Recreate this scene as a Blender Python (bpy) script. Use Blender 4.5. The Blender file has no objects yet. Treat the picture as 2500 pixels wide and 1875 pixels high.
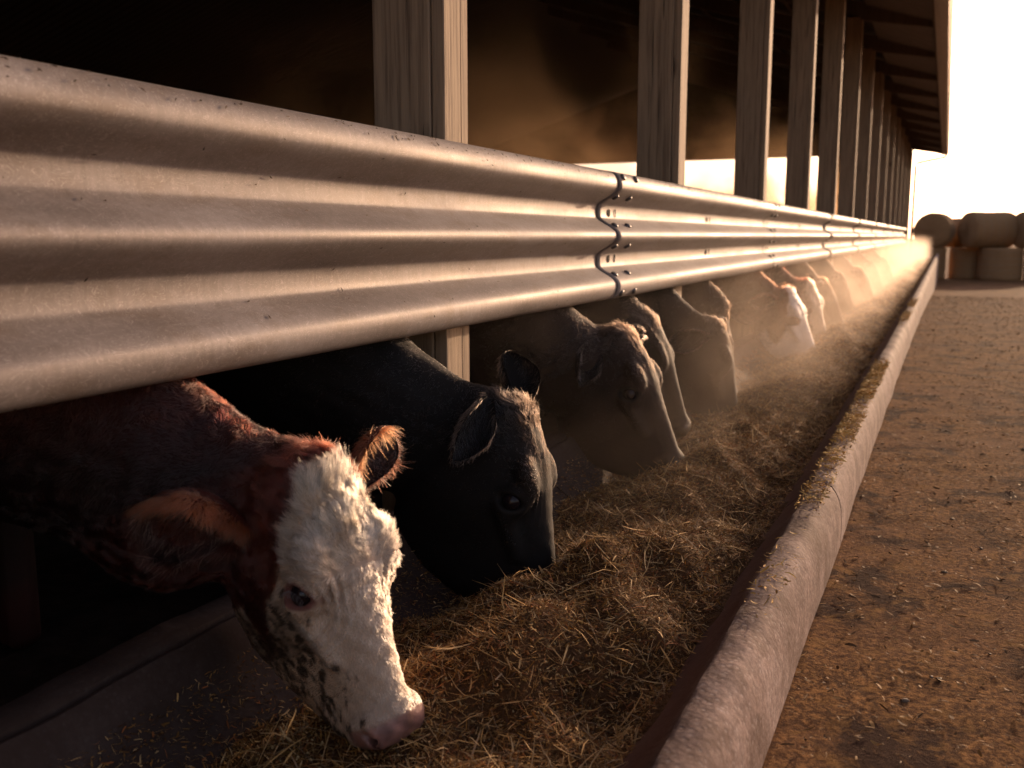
import bpy, math, random
import numpy as np
from mathutils import Vector

random.seed(7)
RNG = np.random.default_rng(7)
scene = bpy.context.scene
R_ = math.radians

# ------------------------------------------------------------------ camera
cam_data = bpy.data.cameras.new("camera")
cam = bpy.data.objects.new("camera", cam_data)
scene.collection.objects.link(cam)
cam.location = (0, 0, 0.93)
cam.rotation_euler = (R_(90 - 8.71), 0, R_(23.97))
cam_data.sensor_width = 36.0
cam_data.lens = 36.0 * 2359 / 2500
cam_data.clip_start = 0.02
cam_data.clip_end = 3000
cam_data.dof.use_dof = True
cam_data.dof.focus_distance = 2.3
cam_data.dof.aperture_fstop = 4.2
scene.camera = cam

# ------------------------------------------------------------------ world and sun
SUN_EL, SUN_AZ = R_(9.0), R_(14.0)          # azimuth from +Y towards +X
world = bpy.data.worlds.new("World")
scene.world = world
world.use_nodes = True
wn, wl = world.node_tree.nodes, world.node_tree.links
sky = wn.new("ShaderNodeTexSky")
sky.sky_type = 'NISHITA'
sky.sun_disc = False
sky.sun_elevation = SUN_EL
sky.sun_rotation = SUN_AZ
sky.air_density = 1.0
sky.dust_density = 2.0
sky.ozone_density = 1.0
tint = wn.new("ShaderNodeMix"); tint.data_type = 'RGBA'; tint.blend_type = 'MULTIPLY'
tint.inputs[0].default_value = 1.0
tint.inputs[7].default_value = (1.09, .885, .93, 1)      # warm camera white balance
hs = wn.new("ShaderNodeHueSaturation"); hs.inputs["Saturation"].default_value = .80
wl.new(sky.outputs[0], hs.inputs["Color"]); wl.new(hs.outputs[0], tint.inputs[6]); wl.new(tint.outputs[2], wn["Background"].inputs[0])
wn["Background"].inputs[1].default_value = 0.13
sun_d = bpy.data.lights.new("sun", 'SUN')
sun_d.energy = 2.4
sun_d.angle = R_(0.6)
sun_d.color = (1.0, 0.68, 0.42)
sun = bpy.data.objects.new("sun", sun_d)
scene.collection.objects.link(sun)
sdir = Vector((math.sin(SUN_AZ) * math.cos(SUN_EL), math.cos(SUN_AZ) * math.cos(SUN_EL), math.sin(SUN_EL)))
sun.rotation_euler = sdir.to_track_quat('Z', 'Y').to_euler()

vs = scene.view_settings
vs.view_transform = 'Standard'
vs.look = 'None'
vs.gamma = 1.0
vs.use_curve_mapping = False
vs.exposure = 1.0
cy = scene.cycles
cy.use_denoising = True
cy.denoiser = 'OPENIMAGEDENOISE'
cy.use_adaptive_sampling = True
cy.adaptive_threshold = 0.02
cy.max_bounces = 6
cy.diffuse_bounces = 3
cy.glossy_bounces = 3
cy.volume_bounces = 1
cy.transparent_max_bounces = 6
cy.sample_clamp_indirect = 4.0
cy.volume_max_steps = 128
cy.volume_step_rate = 1.0

# ------------------------------------------------------------------ helpers
def link(o, parent=None):
    scene.collection.objects.link(o)
    if parent is not None:
        o.parent = parent
    return o

def tag(o, label=None, cat=None, group=None, kind=None):
    if label: o["label"] = label
    if cat: o["category"] = cat
    if group: o["group"] = group
    if kind: o["kind"] = kind
    return o

def empty(name, loc=(0, 0, 0)):
    o = bpy.data.objects.new(name, None)
    o.location = loc
    o.empty_display_size = 0.1
    return link(o)

def np_mesh(name, V, F, mat=None, smooth=False):
    """V (n,3) array, F list/array of faces (all same size arrays are fast)."""
    me = bpy.data.meshes.new(name)
    V = np.asarray(V, np.float32)
    if isinstance(F, np.ndarray):
        k = F.shape[1]
        me.vertices.add(len(V)); me.vertices.foreach_set("co", V.ravel())
        me.loops.add(F.size); me.loops.foreach_set("vertex_index", F.astype(np.int32).ravel())
        me.polygons.add(len(F))
        me.polygons.foreach_set("loop_start", np.arange(0, F.size, k, dtype=np.int32))
        me.polygons.foreach_set("loop_total", np.full(len(F), k, np.int32))
        me.update(calc_edges=True)
    else:
        me.from_pydata([tuple(v) for v in V], [], F)
        me.update()
    if smooth:
        me.polygons.foreach_set("use_smooth", np.ones(len(me.polygons), bool))
    if mat: me.materials.append(mat)
    return me

def mobj(name, me, parent=None, loc=None):
    o = bpy.data.objects.new(name, me)
    if loc is not None: o.location = loc
    return link(o, parent)

class MB:
    def __init__(s): s.v, s.f = [], []
    def box(s, a, b):
        (x0, y0, z0), (x1, y1, z1) = a, b
        n = len(s.v)
        s.v += [(x0,y0,z0),(x1,y0,z0),(x1,y1,z0),(x0,y1,z0),(x0,y0,z1),(x1,y0,z1),(x1,y1,z1),(x0,y1,z1)]
        s.f += [(n,n+3,n+2,n+1),(n+4,n+5,n+6,n+7),(n,n+1,n+5,n+4),(n+1,n+2,n+6,n+5),(n+2,n+3,n+7,n+6),(n+3,n,n+4,n+7)]
        return s
    def prism_y(s, prof, y0, y1):
        """closed xz profile (counter-clockwise seen from -Y) extruded along y"""
        n, k = len(s.v), len(prof)
        s.v += [(x, y0, z) for x, z in prof] + [(x, y1, z) for x, z in prof]
        for i in range(k):
            j = (i + 1) % k
            s.f.append((n+i, n+j, n+k+j, n+k+i))
        s.f.append(tuple(n+i for i in reversed(range(k))))
        s.f.append(tuple(n+k+i for i in range(k)))
        return s
    def tube(s, pts, r, k=10):
        n = len(s.v)
        pts = [Vector(p) for p in pts]
        for i, p in enumerate(pts):
            d = (pts[min(i+1, len(pts)-1)] - pts[max(i-1, 0)]).normalized()
            a = Vector((0, 0, 1)) if abs(d.z) < .9 else Vector((1, 0, 0))
            u = d.cross(a).normalized(); w = d.cross(u)
            rr = r[i] if isinstance(r, (list, tuple)) else r
            for j in range(k):
                t = 2 * math.pi * j / k
                s.v.append(tuple(p + u * (math.cos(t) * rr) + w * (math.sin(t) * rr)))
        for i in range(len(pts) - 1):
            for j in range(k):
                a = n + i * k + j; b = n + i * k + (j + 1) % k
                s.f.append((a, b, b + k, a + k))
        s.f.append(tuple(n + j for j in reversed(range(k))))
        s.f.append(tuple(n + (len(pts) - 1) * k + j for j in range(k)))
        return s
    def build(s, name, mat, parent=None, bevel=0, smooth=False, loc=None):
        me = np_mesh(name, s.v, s.f, mat, smooth)
        o = mobj(name, me, parent, loc)
        if bevel:
            m = o.modifiers.new("bevel", 'BEVEL'); m.width = bevel; m.segments = 2; m.limit_method = 'ANGLE'
        return o

def mat_new(name):
    m = bpy.data.materials.new(name); m.use_nodes = True
    nt = m.node_tree
    return m, nt.nodes, nt.links, nt.nodes["Principled BSDF"]

def noise_node(n, l, vec, scale, detail=6, rough=.6, dist=0.0):
    t = n.new("ShaderNodeTexNoise"); t.inputs["Scale"].default_value = scale
    t.inputs["Detail"].default_value = detail; t.inputs["Roughness"].default_value = rough
    t.inputs["Distortion"].default_value = dist
    if vec is not None: l.new(vec, t.inputs["Vector"])
    return t

def mapping(n, l, src, sc=(1,1,1)):
    m = n.new("ShaderNodeMapping"); m.inputs["Scale"].default_value = sc
    l.new(src, m.inputs["Vector"]); return m.outputs[0]

def ramp(n, l, src, stops):
    r = n.new("ShaderNodeValToRGB"); e = r.color_ramp.elements
    while len(e) > 1: e.remove(e[-1])
    e[0].position = stops[0][0]; e[0].color = (*stops[0][1], 1)
    for p, c in stops[1:]:
        x = e.new(p); x.color = (*c, 1)
    l.new(src, r.inputs[0]); return r.outputs[0]

def mixc(n, l, fac, a, b, mode='MIX'):
    m = n.new("ShaderNodeMix"); m.data_type = 'RGBA'; m.blend_type = mode
    if isinstance(fac, (int, float)): m.inputs[0].default_value = fac
    else: l.new(fac, m.inputs[0])
    for i, c in ((6, a), (7, b)):
        if isinstance(c, tuple): m.inputs[i].default_value = (*c, 1)
        else: l.new(c, m.inputs[i])
    return m.outputs[2]

def bump(n, l, bsdf, h, strength, dist=.01, chain=None):
    b = n.new("ShaderNodeBump"); b.inputs["Strength"].default_value = strength; b.inputs["Distance"].default_value = dist
    l.new(h, b.inputs["Height"])
    if chain is not None: l.new(chain, b.inputs["Normal"])
    l.new(b.outputs[0], bsdf.inputs["Normal"]); return b.outputs[0]

def objcoord(n): return n.new("ShaderNodeTexCoord").outputs["Object"]
def worldpos(n): return n.new("ShaderNodeNewGeometry").outputs["Position"]

# ------------------------------------------------------------------ materials
def m_metal():
    m, n, l, b = mat_new("galvanised_steel")
    p = worldpos(n)
    big = noise_node(n, l, mapping(n, l, p, (1, .35, 1)), 5, 5, .6)
    fine = noise_node(n, l, mapping(n, l, p, (1, 1, .22)), 70, 5, .65)
    drag = noise_node(n, l, mapping(n, l, p, (1, .03, 1)), 60, 4, .6)
    c1 = ramp(n, l, big.outputs[0], [(.3, (.17, .142, .13)), (.5, (.25, .215, .20)), (.7, (.33, .295, .285))])
    c2 = ramp(n, l, fine.outputs[0], [(.38, (.75, .74, .73)), (.62, (1, 1, 1))])
    c = mixc(n, l, .6, c1, c2, 'MULTIPLY')
    dirt = noise_node(n, l, mapping(n, l, p, (1, .5, 1)), 13, 8, .72)
    dm = ramp(n, l, dirt.outputs[0], [(.50, (0, 0, 0)), (.70, (1, 1, 1))])
    dmm = n.new("ShaderNodeMath"); dmm.operation = 'MULTIPLY'; dmm.inputs[1].default_value = .6
    l.new(dm, dmm.inputs[0])
    c = mixc(n, l, dmm.outputs[0], c, (.16, .115, .085))
    spk = noise_node(n, l, p, 240, 2, .5)
    sm = ramp(n, l, spk.outputs[0], [(.735, (0, 0, 0)), (.75, (1, 1, 1))])
    c = mixc(n, l, sm, c, (.06, .045, .035))
    l.new(c, b.inputs["Base Color"])
    b.inputs["Metallic"].default_value = .30
    b.inputs["Specular IOR Level"].default_value = .35
    rr = n.new("ShaderNodeMapRange"); rr.inputs[1].default_value = .3; rr.inputs[2].default_value = .7
    rr.inputs[3].default_value = .54; rr.inputs[4].default_value = .70
    l.new(big.outputs[0], rr.inputs[0]); l.new(rr.outputs[0], b.inputs["Roughness"])
    sc_ = noise_node(n, l, mapping(n, l, p, (1, .6, 1)), 34, 3, .5, 3.5)
    scm = ramp(n, l, sc_.outputs[0], [(.485, (0, 0, 0)), (.5, (.5, .5, .5)), (.515, (0, 0, 0))])
    l.new(mixc(n, l, scm, c, (.52, .48, .45)), b.inputs["Base Color"])
    b1 = bump(n, l, b, fine.outputs[0], .07, .003)
    bump(n, l, b, drag.outputs[0], .10, .002, b1)
    return m

def m_simple(name, col, rough=.7, metal=0.0, nscale=30, var=.35, bmp=.2, bdist=.004, stretch=(1,1,1)):
    m, n, l, b = mat_new(name)
    p = mapping(n, l, worldpos(n), stretch)
    t = noise_node(n, l, p, nscale, 8, .65)
    lo = tuple(max(0, c * (1 - var)) for c in col); hi = tuple(min(1, c * (1 + var)) for c in col)
    c = ramp(n, l, t.outputs[0], [(.3, lo), (.7, hi)])
    l.new(c, b.inputs["Base Color"]); b.inputs["Roughness"].default_value = rough
    b.inputs["Metallic"].default_value = metal
    if rough > .74: b.inputs["Specular IOR Level"].default_value = .08
    if bmp: bump(n, l, b, t.outputs[0], bmp, bdist)
    return m

def m_wood(name, dark, light):
    m, n, l, b = mat_new(name)
    oi = n.new("ShaderNodeObjectInfo")
    add = n.new("ShaderNodeVectorMath"); add.operation = 'ADD'
    sc = n.new("ShaderNodeVectorMath"); sc.operation = 'SCALE'; sc.inputs[3].default_value = 37.0
    cmb = n.new("ShaderNodeCombineXYZ")
    for i in range(3): l.new(oi.outputs["Random"], cmb.inputs[i])
    l.new(cmb.outputs[0], sc.inputs[0])
    l.new(worldpos(n), add.inputs[0]); l.new(sc.outputs[0], add.inputs[1])
    p = add.outputs[0]
    grain = noise_node(n, l, mapping(n, l, p, (1, 1, .035)), 85, 5, .65, .3)
    wide = noise_node(n, l, mapping(n, l, p, (1, 1, .12)), 16, 4, .6, 1.2)
    wv = n.new("ShaderNodeTexWave"); wv.wave_type = 'RINGS'; wv.rings_direction = 'Z'
    wv.inputs["Scale"].default_value = 14; wv.inputs["Distortion"].default_value = 5; wv.inputs["Detail"].default_value = 3
    wv.inputs["Detail Scale"].default_value = .8
    l.new(mapping(n, l, p, (1, 1, .06)), wv.inputs["Vector"])
    c = ramp(n, l, grain.outputs[0], [(.32, dark), (.55, light)])
    c = mixc(n, l, .35, c, ramp(n, l, wide.outputs[0], [(.35, tuple(x * .55 for x in light)), (.65, light)]))
    c = mixc(n, l, .14, c, ramp(n, l, wv.outputs[0], [(.0, tuple(x * .5 for x in dark)), (.6, light)]))
    kn = n.new("ShaderNodeTexVoronoi"); kn.inputs["Scale"].default_value = 4.2; l.new(mapping(n, l, p, (1, 1, .33)), kn.inputs["Vector"])
    km = ramp(n, l, kn.outputs["Distance"], [(.05, (1, 1, 1)), (.11, (0, 0, 0))])
    c = mixc(n, l, km, c, (.05, .028, .016))
    crack = noise_node(n, l, mapping(n, l, p, (1, 1, .015)), 120, 2, .5)
    cm = ramp(n, l, crack.outputs[0], [(.27, (1, 1, 1)), (.31, (0, 0, 0))])
    c = mixc(n, l, cm, c, (.02, .014, .01))
    l.new(c, b.inputs["Base Color"]); b.inputs["Roughness"].default_value = .82
    b1 = bump(n, l, b, grain.outputs[0], .5, .004)
    inv = n.new("ShaderNodeInvert"); l.new(cm, inv.inputs[1])
    bump(n, l, b, inv.outputs[0], .8, .006, b1)
    return m

def m_concrete():
    m, n, l, b = mat_new("worn_concrete")
    p = worldpos(n)
    big = noise_node(n, l, p, 7, 7, .65)
    fine = noise_node(n, l, p, 48, 8, .75)
    vor = n.new("ShaderNodeTexVoronoi"); vor.inputs["Scale"].default_value = 80; vor.inputs["Randomness"].default_value = 1.0; l.new(p, vor.inputs["Vector"])
    c = ramp(n, l, big.outputs[0], [(.32, (.17, .115, .095)), (.5, (.29, .205, .175)), (.68, (.40, .305, .27))])
    c = mixc(n, l, .7, c, ramp(n, l, fine.outputs[0], [(.36, (.30, .27, .26)), (.60, (1, 1, 1))]), 'MULTIPLY')
    peb = ramp(n, l, vor.outputs["Distance"], [(.18, (1, 1, 1)), (.34, (0, 0, 0))])
    pf = n.new("ShaderNodeMath"); pf.operation = 'MULTIPLY'; pf.inputs[1].default_value = .32; l.new(peb, pf.inputs[0])
    c = mixc(n, l, pf.outputs[0], c, (.56, .49, .46))
    kst = noise_node(n, l, p, 2.6, 8, .75, .6)
    c = mixc(n, l, ramp(n, l, kst.outputs[0], [(.46, (0, 0, 0)), (.62, (.75, .75, .75))]), c, (.10, .060, .045))
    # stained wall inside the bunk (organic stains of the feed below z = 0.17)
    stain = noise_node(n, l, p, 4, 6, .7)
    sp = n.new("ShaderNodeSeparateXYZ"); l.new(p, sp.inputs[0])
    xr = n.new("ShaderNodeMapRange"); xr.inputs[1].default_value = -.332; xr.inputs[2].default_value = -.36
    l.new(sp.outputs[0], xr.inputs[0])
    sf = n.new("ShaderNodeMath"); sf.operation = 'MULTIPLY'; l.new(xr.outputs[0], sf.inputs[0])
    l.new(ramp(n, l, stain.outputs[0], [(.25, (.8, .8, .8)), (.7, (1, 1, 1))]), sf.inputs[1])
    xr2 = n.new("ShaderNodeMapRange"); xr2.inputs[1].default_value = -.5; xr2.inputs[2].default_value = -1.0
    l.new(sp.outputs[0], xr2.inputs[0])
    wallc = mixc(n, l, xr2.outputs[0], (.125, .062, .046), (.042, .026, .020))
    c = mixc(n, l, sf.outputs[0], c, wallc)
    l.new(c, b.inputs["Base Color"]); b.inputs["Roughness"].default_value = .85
    b.inputs["Specular IOR Level"].default_value = .12
    b1 = bump(n, l, b, fine.outputs[0], .3, .004)
    bump(n, l, b, vor.outputs["Distance"], .3, .0025, b1)
    return m

def m_ground():
    m, n, l, b = mat_new("littered_earth")
    p = worldpos(n)
    big = noise_node(n, l, p, .9, 6, .6)
    mid = noise_node(n, l, p, 7, 7, .68)
    fine = noise_node(n, l, p, 60, 6, .75)
    c = ramp(n, l, mid.outputs[0], [(.32, (.060, .030, .019)), (.5, (.170, .086, .047)), (.68, (.250, .140, .082))])
    straw = ramp(n, l, fine.outputs[0], [(.45, (.10, .050, .026)), (.60, (.36, .185, .070))])
    mk = ramp(n, l, big.outputs[0], [(.36, (.3, .3, .3)), (.56, (.95, .95, .95))])
    c = mixc(n, l, mk, c, straw)
    l.new(c, b.inputs["Base Color"]); b.inputs["Roughness"].default_value = .95
    b.inputs["Specular IOR Level"].default_value = .03
    b1 = bump(n, l, b, fine.outputs[0], .6, .010)
    bump(n, l, b, mid.outputs[0], .2, .02, b1)
    blot = noise_node(n, l, p, 3.2, 8, .72, .5)
    c2 = mixc(n, l, ramp(n, l, blot.outputs[0], [(.40, (1, 1, 1)), (.50, (0, 0, 0))]), c, (.055, .030, .021))
    blo2 = noise_node(n, l, p, 11, 6, .7, .4)
    c2 = mixc(n, l, ramp(n, l, blo2.outputs[0], [(.54, (0, 0, 0)), (.66, (.7, .7, .7))]), c2, (.30, .16, .055))
    l.new(c2, b.inputs["Base Color"])
    return m

def m_attr(name, rough=.6, attr="coat", bscale=0, bst=0, spec=.3):
    m, n, l, b = mat_new(name)
    a = n.new("ShaderNodeAttribute"); a.attribute_name = attr
    l.new(a.outputs["Color"], b.inputs["Base Color"])
    b.inputs["Roughness"].default_value = rough
    b.inputs["Specular IOR Level"].default_value = spec
    if bscale:
        t = noise_node(n, l, objcoord(n), bscale, 6, .7)
        bump(n, l, b, t.outputs[0], bst, .004)
    return m

def m_hair(name):
    m = bpy.data.materials.new(name); m.use_nodes = True
    n, l = m.node_tree.nodes, m.node_tree.links
    n.remove(n["Principled BSDF"])
    h = n.new("ShaderNodeBsdfHairPrincipled")
    h.parametrization = 'COLOR'
    a = n.new("ShaderNodeAttribute"); a.attribute_name = "coat"
    l.new(a.outputs["Color"], h.inputs["Color"])
    h.inputs["Roughness"].default_value = .38
    h.inputs["Radial Roughness"].default_value = .55
    h.inputs["Random Roughness"].default_value = .15
    l.new(h.outputs[0], n["Material Output"].inputs[0])
    return m

STEEL = m_metal()
BOLT = m_simple("dark_zinc_bolt", (.14, .13, .125), .45, .7, 90, .3, .15)
SHADOWGAP = m_simple("painted_slot_shade", (.03, .026, .024), .8, 0, 40, .2, 0)
WOOD = m_wood("weathered_pine", (.14, .085, .052), (.42, .30, .19))
WOOD_DARK = m_wood("old_dark_timber", (.05, .036, .028), (.14, .10, .075))
CONC = m_concrete()
GROUND = m_ground()
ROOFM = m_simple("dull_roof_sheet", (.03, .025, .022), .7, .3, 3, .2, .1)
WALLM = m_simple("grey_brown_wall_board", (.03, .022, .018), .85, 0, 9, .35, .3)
GUTTER = m_simple("painted_gutter", (.42, .35, .29), .45, .0, 12, .15, .05)
SOFFIT = m_simple("pale_soffit_sheet", (.21, .18, .17), .75, .0, 6, .12, .05)
FLOORM = m_simple("trampled_dark_bedding", (.025, .017, .013), .95, 0, 14, .5, .8, .03)
FEEDM = m_simple("dark_silage", (.10, .048, .020), .9, 0, 55, .6, .9, .02)
BALEM = m_simple("straw_bale", (.38, .225, .11), .95, 0, 26, .45, .9, .05, (1, 1, 4))
TWINE = m_simple("pale_twine", (.32, .27, .20), .8, 0, 40, .2, 0)
STRAW = m_attr("chopped_straw", .75, "coat", 0, 0, .18)
SKIN = m_attr("hide", .75, "coat", 90, .35, .25)
WETNOSE = m_attr("wet_muzzle", .38, "coat", 120, .4, .5)
HAIR = m_hair("coat_hair")

# ------------------------------------------------------------------ ground (one sheet to the horizon)
def ground_z(x, y):
    d = np.clip((y - 4) / 44.0, 0, 1)
    return -.99 * d * d * (3 - 2 * d) - .0012 * np.clip(y - 48, 0, 1000)

def sin_noise(P, freq, seed, octaves=3):
    r = np.random.default_rng(seed)
    out = np.zeros(P.shape[:-1], np.float32); amp = 1.0; tot = 0
    for o in range(octaves):
        for _ in range(3):
            d = r.normal(size=P.shape[-1]); d /= np.linalg.norm(d)
            out += amp * np.sin((P @ d.astype(np.float32)) * freq * r.uniform(.7, 1.4) + r.uniform(0, 6.28)).astype(np.float32)
        tot += amp * 1.7; amp *= .55; freq *= 2.1
    return out / tot

xs = np.concatenate([[-400, -120, -50, -25, -12, -5, -2, -.60, -.30, -.258], np.arange(-.225, 4, .045), np.arange(4, 12, .4), [13, 16, 20, 30, 50, 120, 400]])
ys = np.concatenate([[-60, -20, -8, -3, -1], np.arange(0, 9, .06), np.arange(9, 20, .3), np.arange(20, 60, 1.0), [65, 80, 110, 160, 260, 500, 1200]])
GX, GY = np.meshgrid(xs, ys, indexing='ij')
P2 = np.stack([GX, GY], -1).astype(np.float32)
near = np.clip(1.2 - GY / 20, .2, 1) * (GX > -.24) * (GX < 13)
GZ = ground_z(GX, GY) + near * (.002 * sin_noise(P2, 3, 1) + .0035 * sin_noise(P2, 26, 2, 4))
GZ = np.where(GX < -.28, np.minimum(GZ - .16, -.16), GZ)
nx, ny = GX.shape
idx = np.arange(nx * ny).reshape(nx, ny)
Fq = np.stack([idx[:-1, :-1], idx[1:, :-1], idx[1:, 1:], idx[:-1, 1:]], -1).reshape(-1, 4)
o = mobj("ground", np_mesh("ground", np.stack([GX, GY, GZ], -1).reshape(-1, 3), Fq, GROUND, True))
tag(o, kind="structure")

# barn floor
fx = np.linspace(-19, -1.35, 60); fy = np.linspace(-6, 38, 120)
A, B = np.meshgrid(fx, fy, indexing='ij')
FZ = -.02 + .03 * sin_noise(np.stack([A, B], -1).astype(np.float32), 2.5, 5)
ii = np.arange(A.size).reshape(A.shape)
o = mobj("barn_floor", np_mesh("barn_floor", np.stack([A, B, FZ], -1).reshape(-1, 3),
     np.stack([ii[:-1, :-1], ii[1:, :-1], ii[1:, 1:], ii[:-1, 1:]], -1).reshape(-1, 4), FLOORM, True))
tag(o, kind="structure")

# ------------------------------------------------------------------ concrete feed bunk in cast sections
bunk = empty("feed_bunk", (-.8, -3, 0))
tag(bunk, "long concrete feed bunk with rounded outer kerb running beside the barn", "feed bunk")
PROF = [(-1.352, -.15), (-.238, -1.3), (-.240, .055), (-.243, .105), (-.250, .140), (-.261, .165), (-.274, .183), (-.290, .190), (-.324, .192), (-.334, .187),
        (-.341, .172), (-.42, .085), (-.48, .035), (-.54, .005), (-1.02, .002), (-1.10, .03), (-1.18, .095), (-1.228, .172), (-1.240, .182),
        (-1.250, .180), (-1.254, .170), (-1.262, .170), (-1.266, .184), (-1.276, .190), (-1.332, .190), (-1.352, .176)]
y0 = -3.0
k = 0
while y0 < 42.5:
    L = 3.0
    nseg = 140 if y0 < 7 else 14
    yy = np.linspace(y0 + .006, y0 + L - .006, nseg)
    pr = np.array(PROF)
    V = np.zeros((nseg, len(pr), 3), np.float32)
    V[:, :, 0] = pr[None, :, 0]; V[:, :, 2] = pr[None, :, 1]; V[:, :, 1] = yy[:, None]
    Nn = sin_noise(V, 14, 9, 3) * .0035
    top = (pr[:, 1] > -.1)[None, :]
    Nn = Nn + sin_noise(V, 60, 10, 2) * .0016 - .010 * np.clip(sin_noise(V, 7, 14, 3) - .75, 0, 1)
    V[:, :, 2] += Nn * top; V[:, :, 0] += sin_noise(V, 9, 12, 2) * .003 * top
    for e in (0, -1):                               # chipped ends
        V[e, :, 2] -= np.where((pr[:, 1] > .15), .0025, 0)
    n_ = len(pr)
    id2 = np.arange(nseg * n_).reshape(nseg, n_)
    nxt = np.roll(id2, -1, axis=1)
    F = np.stack([id2[:-1], nxt[:-1], nxt[1:], id2[1:]], -1).reshape(-1, 4).tolist()
    F.append(list(reversed(id2[0].tolist()))); F.append(id2[-1].tolist())
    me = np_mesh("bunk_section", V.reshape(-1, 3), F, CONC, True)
    me.set_sharp_from_angle(angle=R_(38))
    o = mobj("bunk_section", me); o.parent = bunk; o.matrix_parent_inverse = bunk.matrix_world.inverted()
    o.location = (.8, 3, 0)
    o.matrix_parent_inverse.identity()
    y0 += L; k += 1

# ------------------------------------------------------------------ guard rail
def chaikin(P, it=3):
    P = np.array(P, float)
    for _ in range(it):
        Q = [P[0]]
        for a, b in zip(P[:-1], P[1:]): Q += [a * .75 + b * .25, a * .25 + b * .75]
        Q.append(P[-1]); P = np.array(Q)
    return P
HALF = [(.004, .247), (.040, .253), (.072, .240), (.090, .205), (.083, .170), (.008, .130), (-.001, .114), (-.001, .082), (.006, .064), (.078, .024), (.091, .0)]
RPROF = chaikin(HALF + [(x, -z) for x, z in HALF[:-1]][::-1], 3)
rail = empty("guard_rail", (-1.24, -2.5, .93))
tag(rail, "corrugated galvanised steel guard rail bolted along the barn posts above the cattle", "guard rail")
RX, RZ, SEC = -1.262, .93, 3.81

def rail_surface(zc):
    """outermost x of the profile at local height"""
    z = RPROF[:, 1]; i = np.argsort(z)
    return np.interp(zc, z[i], RPROF[i, 0])
def rail_normal(zc):
    e = .004
    dx = (rail_surface(zc + e) - rail_surface(zc - e)) / (2 * e)
    v = np.array([1, 0, -dx]); return v / np.linalg.norm(v)

T = .0032
nrm = np.gradient(RPROF, axis=0); nrm = np.stack([-nrm[:, 1], nrm[:, 0]], -1)
nrm /= np.linalg.norm(nrm, axis=1)[:, None]
if nrm[len(nrm) // 2, 0] < 0: nrm = -nrm

def rail_section(ya, yb, lift_a, lift_b):
    ny_ = 90 if ya < 8 else 12
    yy = np.linspace(ya, yb, ny_)
    m_ = len(RPROF)
    V = np.zeros((2, ny_, m_, 3), np.float32)
    t = np.linspace(0, 1, ny_)
    lift = lift_a + (lift_b - lift_a) * t
    for s_, off in ((0, 0.0), (1, -T)):
        V[s_, :, :, 0] = RPROF[None, :, 0] + nrm[None, :, 0] * off + lift[:, None]
        V[s_, :, :, 2] = RPROF[None, :, 1] + nrm[None, :, 1] * off
        V[s_, :, :, 1] = yy[:, None]
    base = V[0].copy()
    d = (sin_noise(base * np.array([1, .25, 1], np.float32), 16, 21, 2) * .0016 + sin_noise(base * np.array([.1, 1, .4], np.float32), 2.2, 25, 2) * .003)
    V[..., 0] += d[None]
    id3 = np.arange(2 * ny_ * m_).reshape(2, ny_, m_)
    a = id3[0]; b = id3[1]
    f1 = np.stack([a[:-1, :-1], a[:-1, 1:], a[1:, 1:], a[1:, :-1]], -1).reshape(-1, 4)
    f2 = np.stack([b[:-1, :-1], b[1:, :-1], b[1:, 1:], b[:-1, 1:]], -1).reshape(-1, 4)
    e1 = np.stack([a[0, :-1], b[0, :-1], b[0, 1:], a[0, 1:]], -1)
    e2 = np.stack([a[-1, :-1], a[-1, 1:], b[-1, 1:], b[-1, :-1]], -1)
    e3 = np.stack([a[:-1, 0], a[1:, 0], b[1:, 0], b[:-1, 0]], -1)
    e4 = np.stack([a[:-1, -1], b[:-1, -1], b[1:, -1], a[1:, -1]], -1)
    F = np.concatenate([f1, f2, e1, e2, e3, e4])
    me = np_mesh("rail_section", V.reshape(-1, 3), F[:, ::-1].copy(), STEEL, True)
    me.polygons.foreach_set("use_smooth", np.concatenate([np.ones(len(f1) + len(f2), bool), np.zeros(len(F) - len(f1) - len(f2), bool)]))
    me.update()
    o = mobj("rail_section", me, rail, (RX - rail.location.x, 2.5, RZ - rail.location.z))
    return o

# button head bolt
bv, bf = [], []
for i, (rr, hh) in enumerate([(.0155, 0), (.0150, .004), (.011, .0075), (.005, .009)]):
    for j in range(12):
        t = 2 * math.pi * j / 12; bv.append((hh, rr * math.cos(t), rr * math.sin(t)))
for i in range(3):
    for j in range(12):
        a_ = i * 12 + j; b_ = i * 12 + (j + 1) % 12; bf.append((a_, b_, b_ + 12, a_ + 12))
bf.append(tuple(36 + j for j in range(12)))
bolt_me = np_mesh("bolt", bv, bf, BOLT, True)
# slot: thin rimmed plate on the rail, dark colour painted as the hole's shade
def slot_mesh(w, h):
    pts = []
    for j in range(16):
        t = 2 * math.pi * j / 16
        cx_ = math.copysign(abs(math.cos(t)) ** .5, math.cos(t)); cz_ = math.copysign(abs(math.sin(t)) ** .5, math.sin(t))
        pts.append((cx_ * w, cz_ * h))
    v = [(.0006, x * 1.12, z * 1.1) for x, z in pts] + [(.0014, x, z) for x, z in pts] + [(.0002, x * .92, z * .94) for x, z in pts]
    f = []
    for r_ in (0, 16):
        for j in range(16):
            a_ = r_ + j; b_ = r_ + (j + 1) % 16; f.append((a_, b_, b_ + 16, a_ + 16))
    f.append(tuple(32 + j for j in range(16)))
    return np_mesh("slot", v, f, SHADOWGAP, False)
slot_w, slot_t = slot_mesh(.012, .014), slot_mesh(.0045, .016)

def on_rail(me, name, y, z, parent, sect_loc, prox=0.0):
    o = bpy.data.objects.new(name, me)
    x = rail_surface(z) + prox
    n3 = Vector(rail_normal(z))
    o.location = (x, y, z)
    o.rotation_euler = n3.to_track_quat('X', 'Z').to_euler()
    link(o, parent)
    return o

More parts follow.
